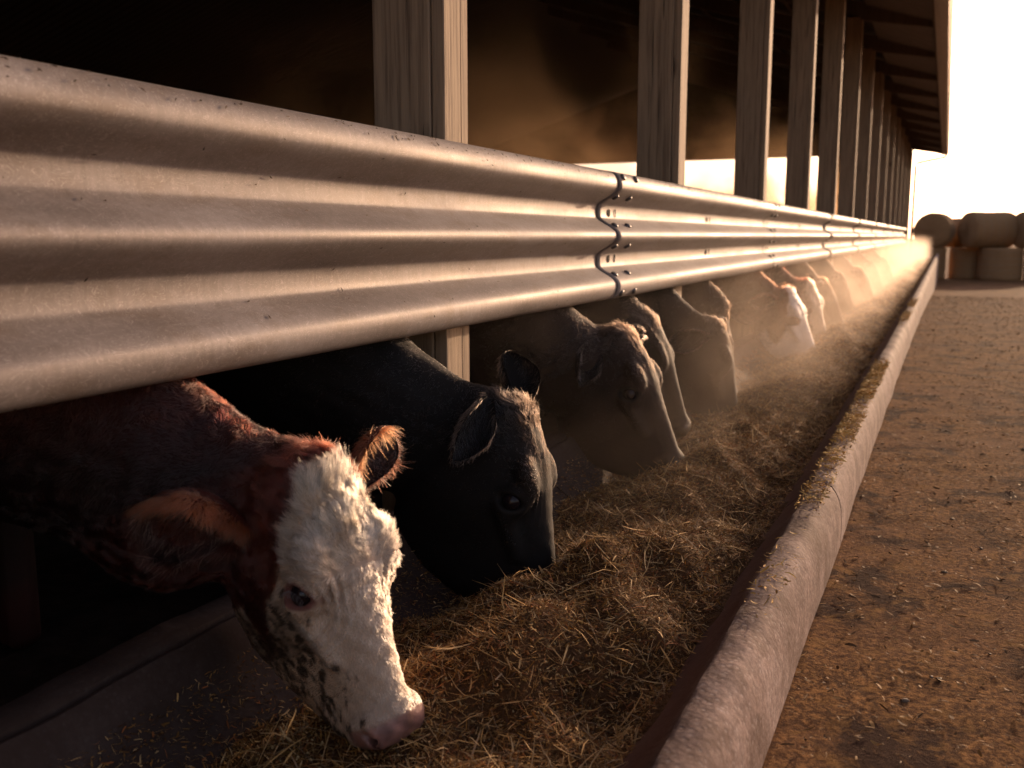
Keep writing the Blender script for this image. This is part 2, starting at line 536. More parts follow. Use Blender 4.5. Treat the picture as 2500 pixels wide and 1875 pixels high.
seams = [3.66 + SEC * i for i in range(8)]
ya = -2.4
for i, ys_ in enumerate(seams + [33.3]):
    first = i == 0
    s = rail_section(ya if first else seams[i - 1], ys_ + .33, 0.0 if first else (.0042 if i == 1 else -.0006), -.001)
    if not first:
        sy = seams[i - 1]
        for dy in (.062, .235):
            for z in (.228, .152, .041, -.041, -.152, -.226):
                on_rail(bolt_me, "bolt", sy + dy, z, s, None, .006 if i == 1 else .002)
        for z in (.092, -.092):
            on_rail(slot_w, "slot", sy + .135, z, s, None, .0058)
            on_rail(slot_t, "slot", sy + .215, z, s, None, .0058)
    if ys_ > 4:
        for z in (.092, -.092):
            on_rail(slot_w, "slot", ys_ - 1.905, z, s, None, .0058)
            on_rail(slot_t, "slot", ys_ - 1.83, z, s, None, .0058)

# ------------------------------------------------------------------ barn
YB0, YB1, BAY = -5.22, 37.96, 2.54
EAVE_X, EAVE_Z, SL, RIDGE_X = -.315, 3.92, .32, -10.2
def roof_z(x): return EAVE_Z + SL * (EAVE_X - x)
barn = empty("cattle_barn", (-1.4, 2.4, 0))
tag(barn, "long dark open sided cattle barn on timber posts with overhanging eave", "barn")
def bp(mb, name, mat, parent=None, **kw):
    o = mb.build(name, mat, parent or barn, **kw)
    if parent is None: o.location = (1.4, -2.4, 0)
    return o
post_y = [2.40 + BAY * i for i in range(-3, 15)]
def post_parts():
    main = MB()
    nz = 14
    main.box((-1.492, 0, -.3), (-1.312, .152, roof_z(-1.39) - .26))
    front = MB().box((-1.309, .004, -.3), (-1.270, .104, roof_z(-1.27) - .26))
    rear = MB().box((-1.309, .108, -.3), (-1.273, .155, roof_z(-1.27) - .26))
    return [m_.build("timber", WOOD, None, bevel=.004) for m_ in (main, front, rear)]
protos = None
for i, y in enumerate(post_y):
    pe = empty("post", (0, 0, 0)); pe.parent = barn; pe.location = (1.4, y - 2.4, 0)
    if protos is None:
        protos = post_parts()
        for t in protos: t.parent = pe
    else:
        for t in protos:
            c = t.copy(); c.name = "timber"; scene.collection.objects.link(c); c.parent = pe
# rafters, purlins and roof panels
raf_me = None
for i, y in enumerate(post_y):
    if raf_me is None:
        mb = MB().prism_y([(EAVE_X - .03, roof_z(EAVE_X - .03) - .14), (EAVE_X - .03, roof_z(EAVE_X - .03) - .03), (RIDGE_X, roof_z(RIDGE_X) - .03),
                            (RIDGE_X, roof_z(RIDGE_X) - .26), (EAVE_X - .9, roof_z(EAVE_X - .9) - .26)][::-1], .04, .11)
        r = mb.build("rafter", WOOD_DARK, barn); raf_me = r.data
    else:
        r = mobj("rafter", raf_me, barn)
    r.location = (1.4, y - 2.4, 0)
for x in (-.42, -.98, -1.6, -2.6, -3.6, -4.6, -5.6, -6.6, -7.6, -8.6, -9.6):
    bp(MB().prism_y([(x - .02, roof_z(x) - .029), (x - .02, roof_z(x) + .008), (x + .02, roof_z(x) + .004 - .006), (x + .02, roof_z(x) - .033)], YB0, YB1 - .02), "purlin", WOOD_DARK)
def roof_panel_mesh(xa, xb, rz):
    """ribbed sheet one bay long"""
    ysg = []
    p = 0.0
    while p < BAY - .01:
        for dy, h in ((0, 0), (.10, 0), (.115, .022), (.135, .022), (.15, 0)):
            ysg.append((p + dy, h))
        p += BAY / 12
    ysg.append((BAY, 0))
    xx = np.linspace(xa, xb, 3)
    V = [(x, y, rz(x) + .012 + h + s) for s in (0, .004) for x in xx for y, h in ysg]
    m_ = len(ysg); F = []
    for s in (0, 1):
        for a in range(2):
            for b in range(m_ - 1):
                q = s * 3 * m_ + a * m_ + b
                f = (q, q + 1, q + m_ + 1, q + m_); F.append(f if s == 0 else f[::-1])
    for b in range(m_ - 1):
        F.append((b, 3 * m_ + b, 3 * m_ + b + 1, b + 1))
    return np_mesh("roof_panel", V, F, ROOFM)
ra = roof_panel_mesh(EAVE_X + .02, RIDGE_X, roof_z)
rb = roof_panel_mesh(RIDGE_X, -20.3, lambda x: roof_z(2 * RIDGE_X - x))
yb = YB0 - .0
while yb < YB1 + .05:
    for me in (ra, rb):
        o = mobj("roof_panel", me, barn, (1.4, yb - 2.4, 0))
    yb += BAY
sof = None
for i, y in enumerate(post_y[:-1]):
    if sof is None:
        x0_, x1_ = EAVE_X - .035, -1.24
        mb = MB().prism_y([(x0_, roof_z(x0_) - .062), (x0_, roof_z(x0_) - .050), (x1_, roof_z(x1_) - .050), (x1_, roof_z(x1_) - .062)][::-1], .115, BAY + .035)
        o = mb.build("soffit_panel", SOFFIT, barn); sof = o.data
    else: o = mobj("soffit_panel", sof, barn)
    o.location = (1.4, y - 2.4, 0)
# fascia, gutter, downspout
bp(MB().box((EAVE_X - .028, YB0, EAVE_Z - .15), (EAVE_X - .004, YB1 + .2, EAVE_Z - .002)), "fascia_board", WOOD_DARK)
g = MB()
gp = [(x - .185, z) for x, z in ((-.128, 3.90), (-.128, 3.79), (-.06, 3.765), (.03, 3.775), (.075, 3.83), (.078, 3.90), (.086, 3.905), (.086, 3.825), (.035, 3.765), (-.06, 3.753), (-.134, 3.78), (-.134, 3.905))]
g.prism_y(gp[::-1], YB0, YB1 + .25)
bp(g, "gutter", GUTTER)
ds = MB().tube([(-.17, YB1 + .1, 3.775), (-.17, YB1 + .1, 3.72), (-.20, YB1 + .1, 3.68), (-1.08, YB1 + .08, 3.51), (-1.13, YB1 + .08, 3.48), (-1.16, YB1 + .08, 3.40), (-1.16, YB1 + .08, 0.1)], .048, 10)
bp(ds, "downspout", m_simple("dark_downspout", (.10, .075, .06), .6), smooth=True)
# walls: far gable end with a wide door opening, left side wall, near end
def wall_boards(parent_name, x0, x1, z0, ztop, y, n_boards):
    e = empty(parent_name); e.parent = barn; e.location = (1.4, -2.4, 0)
    w = (x1 - x0) / n_boards
    for i in range(n_boards):
        a, b = x0 + i * w, x0 + (i + 1) * w - .0005
        za, zb = ztop(a), ztop(b)
        dep = .03 + .006 * (i % 2)
        v = [(a, y, z0), (b, y, z0), (b, y + dep, z0), (a, y + dep, z0), (a, y, za), (b, y, zb), (b, y + dep, zb), (a, y + dep, za)]
        m_ = MB(); m_.v = v
        m_.f = [(0,3,2,1),(4,5,6,7),(0,1,5,4),(1,2,6,5),(2,3,7,6),(3,0,4,7)]
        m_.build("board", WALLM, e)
def gz(x): return (roof_z(x) if x > RIDGE_X else roof_z(2 * RIDGE_X - x)) - .05
yE = YB1 - .12
wall_boards("gable_wall", -4.5, -1.50, -.9, gz, yE, 12)
wall_boards("gable_wall", -16.5, -4.5, 3.81, gz, yE, 48)
wall_boards("gable_wall", -20.2, -16.5, -.9, gz, yE, 15)
e = empty("side_wall"); e.parent = barn; e.location = (1.4, -2.4, 0)
yb = YB0
while yb < YB1:
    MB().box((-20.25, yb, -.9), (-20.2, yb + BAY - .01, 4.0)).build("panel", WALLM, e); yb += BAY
wall_boards("near_wall", -20.2, -1.5, -.3, gz, YB0, 40)

# ------------------------------------------------------------------ round bales outside
def bale(name, c, axis, r, L, label, seed):
    n_a, n_l = 40, 14
    rr = np.random.default_rng(seed)
    V, F = [], []
    prof = [(0, -.5), (.55, -.5), (.93, -.5), (1.0, -.465)] + [(1.0, -.46 + .92 * i / (n_l - 1)) for i in range(1, n_l - 1)] + [(1.0, .465), (.93, .5), (.55, .5), (0, .5)]
    for (q, t) in prof:
        for j in range(n_a):
            a = 2 * math.pi * j / n_a
            rad = r * q * (1 + .012 * math.sin(3 * a + seed) + .008 * math.sin(7 * a + t * 9) + rr.normal() * .006)
            sag = -.03 * r * (math.sin(a) < -.6)
            V.append((rad * math.cos(a), rad * math.sin(a) - sag * q, L * t + rr.normal() * .008))
    for i in range(len(prof) - 1):
        for j in range(n_a):
            a = i * n_a + j; b = i * n_a + (j + 1) % n_a
            F.append((a, b, b + n_a, a + n_a))
    root = empty(name, c)
    tag(root, label, "hay bale", "round hay bales stacked past the end of the bunk")
    body = mobj("bale_body", np_mesh("bale_body", V, F, BALEM, True), root)
    tw = MB()
    for t in (-.36, -.18, 0, .18, .36):
        pts = [(r * 1.012 * math.cos(2 * math.pi * j / 30), r * 1.012 * math.sin(2 * math.pi * j / 30), L * t + .012 * math.sin(j)) for j in range(31)]
        tw.tube(pts, .006, 4)
    w = tw.build("twine", TWINE, root)
    if axis == 'Z': root.rotation_euler = (0, 0, rr.uniform(0, 6))
    else: root.rotation_euler = (R_(90), 0, R_(axis))
    return root
GB = -1.0
YBALE = 47.5
YBALE = 48.0
for i, (x, dy, rad, lab) in enumerate([(-.75, .0, .80, "upright round bale in the bottom row, leftmost, behind the end of the bunk"),
        (.95, .9, .80, "upright round bale set back in the bottom row between its two neighbours"),
        (2.22, .0, .93, "wide pale upright round bale in the bottom row under the large lying bale"),
        (4.08, .1, .92, "upright round bale in the bottom row at the right picture edge")]):
    bale("round_bale", (x, YBALE + dy, GB + .70), 'Z', rad, 1.42, lab, 30 + i)
for i, (x, dy, ax, r, L, lab) in enumerate([(-.50, -.1, -12, .78, 1.3, "round bale lying end on atop the stack, nearest the downspout"),
        (.25, 1.6, 88, .68, 1.3, "pale round bale lying further back in the gap between two top row bales"),
        (1.66, 0, -58, .80, 2.0, "large round bale lying atop the stack with its round end turned left"),
        (3.72, .1, -66, .80, 1.9, "round bale lying atop the stack at the right picture edge")]):
    bale("round_bale", (x, YBALE + dy, GB + 1.40 + r * .98), ax, r, L, lab, 60 + i)
bale("round_bale", (-5.6, 46, GB + .75), 4, .76, 1.5, "round bale standing alone beyond the far barn door", 71)
bale("round_bale", (-5.3, 46.2, GB + 2.2), 14, .74, 1.5, "upper of two round bales beyond the far barn door", 72)

# ------------------------------------------------------------------ feed in the bunk
def feed_z(x, y):
    P = np.stack([x, y], -1).astype(np.float32)
    ridge = np.exp(-((x + .70 + .05 * np.sin(y * 1.7)) / .20) ** 2)
    z = .045 + .075 * ridge + .020 * sin_noise(P, 13, 35, 2) + .040 * sin_noise(P, 5.5, 31, 2) * (.35 + ridge) + .011 * sin_noise(P, 24, 32, 2)
    lo = 1 / (1 + np.exp(-(-x - 1.0) / .035))              # bare near the cow side wall
    z = z * (1 - .45 * lo)
    return np.maximum(z, .012)
fxs = np.linspace(-1.16, -.40, 80)
fys = np.concatenate([np.arange(.2, 6, .012), np.arange(6, 14, .03), np.arange(14, 42, .12)])
A, B = np.meshgrid(fxs, fys, indexing='ij')
Z = feed_z(A, B)
edge = np.clip((A + .49) / .08, 0, 1)
Z = Z * (1 - edge) + np.maximum(Z, .085 + .012 * sin_noise(np.stack([A, B], -1).astype(np.float32), 12, 33)) * edge
ii = np.arange(A.size).reshape(A.shape)
def feed_full(x, y):
    z = feed_z(x, y); e_ = np.clip((x + .49) / .08, 0, 1)
    return z * (1 - e_) + np.maximum(z, .085) * e_
o = mobj("feed", np_mesh("feed", np.stack([A, B, Z], -1).reshape(-1, 3),
    np.stack([ii[:-1, :-1], ii[1:, :-1], ii[1:, 1:], ii[:-1, 1:]], -1).reshape(-1, 4), FEEDM, True))
tag(o, "dark brown chopped silage heaped along the concrete bunk", "feed", kind="stuff")

def strands(name, n, xr, yfun, zfun, lmin, lmax, w, tilt, cols, seed, up=.0, label=None, cat=None, kind="stuff", yoff=None):
    r = np.random.default_rng(seed)
    y = yfun(r, n); x = r.uniform(xr[0], xr[1], n)
    z = zfun(x, y)
    L = r.uniform(lmin, lmax, n) * (r.random(n) ** 1.2 * .8 + .45) * (1 + .06 * y)
    az = r.uniform(0, 2 * math.pi, n)
    el = r.normal(0, tilt, n)
    d = np.stack([np.cos(az) * np.cos(el), np.sin(az) * np.cos(el), np.sin(el)], -1)
    side = np.cross(d, np.stack([r.normal(0, .4, n), r.normal(0, .4, n), np.ones(n)], -1))
    side /= np.linalg.norm(side, axis=1)[:, None]
    bend = np.cross(side, d)
    K = 4
    t = np.linspace(-.5, .5, K)
    cur = r.normal(0, .22, n) * L
    c = np.stack([x, y, z + up * r.random(n)], -1)
    P = c[:, None, :] + d[:, None, :] * (t[None, :, None] * L[:, None, None]) + bend[:, None, :] * ((t ** 2 - .08)[None, :, None] * cur[:, None, None] * 2)
    ww = ((.35 + 1.9 * r.random(n) ** 2.5) * w * (1 + .10 * y))[:, None, None]
    taper = np.array([.5, 1, 1, .45])[None, :, None]
    V = np.stack([P - side[:, None, :] * ww * taper, P + side[:, None, :] * ww * taper], 2).reshape(-1, 3)
    base = (np.arange(n) * K * 2)[:, None, None]
    q = np.array([[2 * i, 2 * i + 2, 2 * i + 3, 2 * i + 1] for i in range(K - 1)])[None]
    F = (base + q).reshape(-1, 4)
    me = np_mesh(name, V, F, STRAW)
    cols = np.array(cols); ci = r.integers(0, len(cols), n)
    cc = cols[ci] * r.uniform(.6, 1.35, (n, 1))
    CC = np.concatenate([cc, np.ones((n, 1))], 1).repeat(K * 2, 0).astype(np.float32)
    at = me.attributes.new("coat", 'FLOAT_COLOR', 'POINT'); at.data.foreach_set("color", CC.ravel())
    o = mobj(name, me); tag(o, label, cat, kind=kind)
    return o
FCOL = [(.24, .115, .032), (.34, .175, .048), (.14, .062, .020), (.46, .27, .095), (.32, .150, .030), (.08, .038, .018), (.58, .38, .17), (.28, .10, .032)]
strands("feed_stalks", 120000, (-1.12, -.425), lambda r, n: .7 + 6.3 * r.random(n) ** 1.35, lambda x, y: feed_full(x, y) + .002, .008, .036, .00065, .38, FCOL, 41, .008,
        "short chopped stalks lying thick over the silage in the bunk", "chopped stalks")
strands("long_hay", 9000, (-1.03, -.43), lambda r, n: .7 + 12 * r.random(n) ** 1.3, lambda x, y: feed_full(x, y) + .006, .05, .11, .0007, .35, FCOL[3:4] + FCOL[6:7] + [(.26, .17, .09)], 42, .012,
        "longer pale hay stems scattered over the silage", "hay")
strands("far_feed_stalks", 26000, (-1.03, -.425), lambda r, n: 6.5 + 30 * r.random(n) ** 1.5, lambda x, y: feed_full(x, y) + .004, .02, .06, .0012, .35, FCOL, 43, .012,
        "coarse stalks over the silage far along the bunk", "chopped stalks")
strands("sparse_crumbs", 26000, (-1.2, -1.0), lambda r, n: .6 + 9 * r.random(n) ** 1.4, lambda x, y: np.maximum(.004, np.interp(-x, [1.02, 1.10, 1.18, 1.228], [.004, .032, .097, .174])) + .002, .004, .020, .0008, .25, FCOL, 44, .004,
        "fine feed crumbs lying thinly on the sloping inner wall of the bunk", "crumbs")
# grains
def grains(name, n, seed, label):
    r = np.random.default_rng(seed)
    y = .7 + 5 * r.random(n) ** 1.3; x = r.uniform(-1.03, -.46, n); z = feed_full(x, y) + .007 * r.random(n) + .002
    s = r.uniform(.0018, .0042, n)
    octa = np.array([(1,0,0),(-1,0,0),(0,1,0),(0,-1,0),(0,0,1),(0,0,-1)], float)
    sc = r.uniform(.5, 1.3, (n, 1, 3))
    V = (np.stack([x, y, z], -1)[:, None, :] + octa[None] * s[:, None, None] * sc).reshape(-1, 3)
    f = np.array([(0,2,4),(2,1,4),(1,3,4),(3,0,4),(2,0,5),(1,2,5),(3,1,5),(0,3,5)])
    F = ((np.arange(n) * 6)[:, None, None] + f[None]).reshape(-1, 3)
    me = np_mesh(name, V, F, STRAW, True)
    cols = np.array([(.34, .20, .06), (.42, .30, .14), (.28, .12, .035), (.10, .06, .03)])[r.integers(0, 4, n)]
    CC = np.concatenate([cols, np.ones((n, 1))], 1).repeat(6, 0).astype(np.float32)
    me.attributes.new("coat", 'FLOAT_COLOR', 'POINT').data.foreach_set("color", CC.ravel())
    tag(mobj(name, me), label, "grain", kind="stuff")
grains("maize_grains", 9000, 51, "yellow maize crumbs mixed through the silage")
# litter on the ground and on the kerb
GCOL = [(.22, .115, .035), (.17, .09, .035), (.30, .17, .06), (.13, .07, .03), (.20, .11, .045)]
strands("ground_litter", 40000, (-.235, 2.6), lambda r, n: .5 + 24 * r.random(n) ** 2.3, lambda x, y: ground_z(x, y) + .004, .006, .026, .0014, .12, GCOL, 45, .006,
        "chopped straw litter trodden over the brown earth lane", "straw litter")
def kerb_mound(r, n):
    c = np.array([5.75, 5.2, 4.75, 4.1, 3.75, 3.3, 2.85, 9.6, 11.5, 2.1]); s = np.array([.16, .2, .12, .16, .12, .14, .10, .35, .4, .12])
    w_ = np.array([3, 3, 2, 2.5, 1.5, 1, .8, 2, 1.5, .25]); i = r.choice(len(c), n, p=w_ / w_.sum()); return c[i] + r.normal(0, 1, n) * s[i]
strands("kerb_straw", 7000, (-.336, -.262), kerb_mound, lambda x, y: .192 + .012 * np.exp(-((x + .30) / .03) ** 2) * np.abs(np.sin(y * 9)) + 0 * x, .008, .030, .0012, .22,
        [(.62, .36, .09), (.48, .27, .07), (.70, .45, .15)], 46, .010, "golden straw bits caught in patches on top of the bunk kerb", "straw")
def clods(name, n, seed):
    r = np.random.default_rng(seed)
    oc = []
    for a in range(3):
        for b in range(6):
            t = b / 6 * 6.283; ph = (a + .5) / 3 * 3.1416
            oc.append((math.sin(ph) * math.cos(t), math.sin(ph) * math.sin(t), math.cos(ph)))
    oc = np.array(oc + [(0, 0, 1.05), (0, 0, -1.05)])
    f = []
    for a in range(2):
        for b in range(6):
            p, q = a * 6 + b, a * 6 + (b + 1) % 6; f += [(p, p + 6, q), (q, p + 6, q + 6)]
    f += [(18, b, (b + 1) % 6) for b in range(6)] + [(19, 12 + (b + 1) % 6, 12 + b) for b in range(6)]
    y = .6 + 16 * r.random(n) ** 1.3; x = r.uniform(-.22, 4, n) ; z = ground_z(x, y) + .0015
    s = r.uniform(.003, .007, n) * (1 + r.random(n) ** 6 * 1.2)
    V = (np.stack([x, y, z], -1)[:, None, :] + oc[None] * s[:, None, None] * r.uniform(.55, 1.35, (n, 20, 1)) * np.array([1.2, 1.5, .38])).reshape(-1, 3)
    F = ((np.arange(n) * 20)[:, None, None] + np.array(f)[None]).reshape(-1, 3)
    me = np_mesh(name, V, F, STRAW, True)
    cols = np.array([(.05, .03, .02), (.09, .06, .04), (.035, .022, .016), (.15, .11, .08)])[r.integers(0, 4, n)]
    me.attributes.new("coat", 'FLOAT_COLOR', 'POINT').data.foreach_set("color", np.concatenate([cols, np.ones((n, 1))], 1).repeat(20, 0).astype(np.float32).ravel())
    tag(mobj(name, me), "small dark clods and pebbles over the brown earth lane", "clods", kind="stuff")
clods("dirt_clods", 350, 52)
# crumbs resting on the upper lip of the rail
def rail_crumbs(n, seed):
    r = np.random.default_rng(seed)
    y = .8 + 11 * r.random(n) ** .9
    zl = np.where(r.random(n) < .65, r.uniform(.222, .249, n), r.uniform(-.25, .24, n))
    x = rail_surface(zl) + .0016
    side = r.normal(0, 1, (n, 3)); d = np.stack([-np.abs(r.normal(0, .3, n)), r.normal(0, 1, n), r.normal(0, .4, n)], -1)
    d /= np.linalg.norm(d, axis=1)[:, None]
    nn = np.stack([rail_normal(z) for z in zl]); d -= nn * (d * nn).sum(1, keepdims=True); d /= np.linalg.norm(d, axis=1)[:, None]
    s = np.cross(nn, d)
    c = np.stack([x + RX, y, zl + RZ], -1) + nn * .001
    L = r.uniform(.002, .008, n)[:, None] * (1 + .05 * y[:, None]); W = r.uniform(.0007, .002, n)[:, None] * (1 + .05 * y[:, None])
    V = np.stack([c - d * L, c + s * W, c + d * L, c - s * W, c + nn * .0022], 1).reshape(-1, 3)
    f = np.array([(0, 1, 4), (1, 2, 4), (2, 3, 4), (3, 0, 4)])
    F = ((np.arange(n) * 5)[:, None, None] + f[None]).reshape(-1, 3)
    me = np_mesh("rail_crumbs", V, F, STRAW)
    cols = np.array([(.06, .04, .03), (.12, .08, .05), (.04, .03, .02)])[r.integers(0, 3, n)]
    me.attributes.new("coat", 'FLOAT_COLOR', 'POINT').data.foreach_set("color", np.concatenate([cols, np.ones((n, 1))], 1).repeat(5, 0).astype(np.float32).ravel())
    tag(mobj("rail_crumbs", me), "dark crumbs of feed and dirt stuck along the steel rail", "crumbs", kind="stuff")
rail_crumbs(650, 53)

# ------------------------------------------------------------------ cattle
def smin(a, b, k):
    h = np.clip(.5 + .5 * (b - a) / k, 0, 1)
    return b + (a - b) * h - k * h * (1 - h)
def smax(a, b, k): return -smin(-a, -b, k)

def surface_nets(Fv, gx, gy, gz):
    S = Fv < 0
    cor = [S[i:S.shape[0]-1+i, j:S.shape[1]-1+j, k:S.shape[2]-1+k] for i in (0, 1) for j in (0, 1) for k in (0, 1)]
    cnt = sum(c.astype(np.int8) for c in cor)
    act = (cnt > 0) & (cnt < 8)
    I, J, K = np.nonzero(act)
    vid = np.full(act.shape, -1, np.int32); vid[I, J, K] = np.arange(len(I))
    acc = np.zeros((len(I), 3)); num = np.zeros(len(I))
    G = (gx, gy, gz)
    for ax in range(3):
        o1, o2 = [a for a in range(3) if a != ax]
        for p in (0, 1):
            for q in (0, 1):
                a = [I, J, K]; a = [x.copy() for x in a]
                a[o1] = a[o1] + p; a[o2] = a[o2] + q
                b = [x.copy() for x in a]; b[ax] = b[ax] + 1
                fa = Fv[a[0], a[1], a[2]]; fb = Fv[b[0], b[1], b[2]]
                m = (fa < 0) != (fb < 0)
                t = np.where(m, fa / np.where(m, fa - fb, 1), 0)
                P = np.stack([G[d][a[d]] for d in range(3)], -1)
                P[:, ax] += t * (G[ax][b[ax]] - G[ax][a[ax]])
                acc[m] += P[m]; num[m] += 1
    V = acc / num[:, None]
    faces = []
    nx_, ny_, nz_ = Fv.shape
    for ax in range(3):
        o1, o2 = [(1, 2), (2, 0), (0, 1)][ax]
        sl = [slice(1, -1)] * 3; sl[ax] = slice(0, -1)
        sl2 = list(sl); sl2[ax] = slice(1, None)
        A_ = S[tuple(sl)]; B_ = S[tuple(sl2)]
        for flip in (0, 1):
            m = (A_ & ~B_) if not flip else (~A_ & B_)
            idx3 = np.array(np.nonzero(m))
            for a in range(3):
                if a != ax: idx3[a] += 1
            c = []
            for d1, d2 in ((0, 0), (-1, 0), (-1, -1), (0, -1)):
                q = idx3.copy(); q[o1] += d1; q[o2] += d2
                c.append(vid[q[0], q[1], q[2]])
            f = np.stack(c, -1)
            if flip: f = f[:, ::-1]
            faces.append(f)
    return V, np.concatenate(faces)

def head_R(yaw, pitch, roll):
    yaw, pitch, roll = map(math.radians, (yaw, pitch, roll))
    u0 = np.array([math.cos(yaw), -math.sin(yaw), 0]); v0 = np.array([-math.sin(yaw), -math.cos(yaw), 0]); w0 = np.array([0, 0, 1.])
    u = u0 * math.cos(pitch) - w0 * math.sin(pitch); w = u0 * math.sin(pitch) + w0 * math.cos(pitch)
    v = v0 * math.cos(roll) + w * math.sin(roll); w = w * math.cos(roll) - v0 * math.sin(roll)
    return np.stack([u, v, w])

SU = [-.06, -.03, 0, .06, .12, .19, .26, .34, .42, .47, .50, .52]
S_TOP = [-.04, -.005, .012, .030, .034, .026, .012, 0, -.012, -.020, -.034, -.062]
S_BOT = [-.15, -.19, -.23, -.285, -.360, -.395, -.395, -.350, -.262, -.190, -.160, -.120]
S_AF = [.05, .080, .098, .104, .106, .110, .088, .066, .056, .058, .052, .030]
S_AJ = [.05, .075, .082, .092, .095, .080, .064, .052, .050, .052, .044, .022]
_uf = np.linspace(-.2, .6, 161)
def _sm(y):
    a = np.interp(_uf, SU, y); kx = np.array([1, 2, 3, 2, 1.]) / 9
    return np.convolve(np.pad(a, 2, mode='edge'), kx, 'valid')
TT, TB, TF, TJ = _sm(S_TOP), _sm(S_BOT), _sm(S_AF) * 1.07, _sm(S_AJ) * 1.12

def ell(u, v, w, c, r):
    q = np.sqrt(((u - c[0]) / r[0]) ** 2 + ((v - c[1]) / r[1]) ** 2 + ((w - c[2]) / r[2]) ** 2)
    return (q - 1) * min(r)
def cap(u, v, w, a, b, ra, rb=None):
    rb = ra if rb is None else rb
    a = np.array(a, np.float32); b = np.array(b, np.float32); d = b - a
    pu, pv, pw = u - a[0], v - a[1], w - a[2]
    t = np.clip((pu * d[0] + pv * d[1] + pw * d[2]) / float(d @ d), 0, 1)
    return np.sqrt((pu - t * d[0]) ** 2 + (pv - t * d[1]) ** 2 + (pw - t * d[2]) ** 2) - (ra + t * (rb - ra))

def skull(u, v, w, detail, noise_seed=3):
    uc = np.clip(u, -.2, .6)
    i = (uc + .2) * 200; i0 = np.clip(i.astype(np.int32), 0, 159); fr = (i - i0).astype(np.float32)
    def L(T): T = T.astype(np.float32); return T[i0] * (1 - fr) + T[i0 + 1] * fr
    top, bot, af, aj = L(TT), L(TB), L(TF), L(TJ)
    wc = (top + bot) * .5; b = np.maximum((top - bot) * .5, .01)
    rel = np.clip((w - bot) / np.maximum(top - bot, .02), 0, 1)
    rs = rel * rel * (3 - 2 * rel)
    a = np.maximum(aj * (1 - rs) + af * rs, .01)
    av = np.abs(v)
    g = ((av / a) ** 2.3 + (np.abs(w - wc) / b) ** 2.3) ** (1 / 2.3)
    f = (g - 1) * np.minimum(a, b)
    f = smax(f, u - .512, .03); f = smax(f, -.05 - u, .03)
    f = smin(f, ell(u, av, w, (.470, .0, -.075), (.046, .064, .062)), .02)      # muzzle pad
    f = smin(f, ell(u, av, w, (.474, .040, -.052), (.036, .026, .028)), .014)    # nostril wing
    f = smin(f, ell(u, av, w, (.435, 0, -.165), (.060, .046, .034)), .018)       # chin
    f = smin(f, ell(u, av, w, (.14, .062, -.195), (.100, .046, .090)), .03)      # cheek muscle
    f = smin(f, ell(u, av, w, (.155, .080, .000), (.050, .028, .024)), .022)     # brow
    f = smin(f, ell(u, av, w, (.196, .088, -.042), (.042, .029, .038)), .014)    # eye bulge
    f = smin(f, cap(u, av, w, (.21, .098, -.070), (.33, .062, -.075), .018, .012), .025)  # cheek bone
    f = smin(f, ell(u, v, w, (.020, 0, -.006), (.045, .058, .030)), .02)         # poll
    if detail:
        # eyelid opening
        pu, pw = (u - .197) * .5 + (w + .043) * .87, (u - .197) * .87 - (w + .043) * .5
        e = ell(pu, av, pw, (0, .117, 0), (.034, .031, .0185))
        f = smax(f, -e, .006)
        # nostril
        n1 = cap(u, av, w, (.508, .026, -.066), (.486, .056, -.050), .0085, .010)
        n1 = np.minimum(n1, cap(u, av, w, (.486, .056, -.050), (.468, .068, -.062), .008, .004))
        f = smax(f, -n1, .008)
        m1 = np.minimum(cap(u, av, w, (.505, .0, -.128), (.470, .058, -.130), .003), cap(u, av, w, (.470, .060, -.130), (.400, .058, -.138), .003, .002))
        f = smax(f, -m1, .004)
        # folds over the brow and wavy forehead
        P = np.stack([u, av, w], -1).astype(np.float32)
        rd = np.sqrt((u - .215) ** 2 + (av - .125) ** 2 + (w + .05) ** 2)
        msk = np.exp(-((rd - .085) / .028) ** 2) * (w > -.06)
        f = f - (.0034 * detail) * np.sin(rd * 2 * math.pi / .0165 + 1.6 * np.sin(u * 60)) * msk
        fm = np.clip((w + .05) / .05, 0, 1) * np.clip((.20 - u) / .06, 0, 1)
        f = f - detail * .0019 * fm * sin_noise(P * np.array([.5, 1.8, .8], np.float32), 125, 77, 2)
        f = f - detail * .0006 * sin_noise(P, 210, 78, 1)
    return f

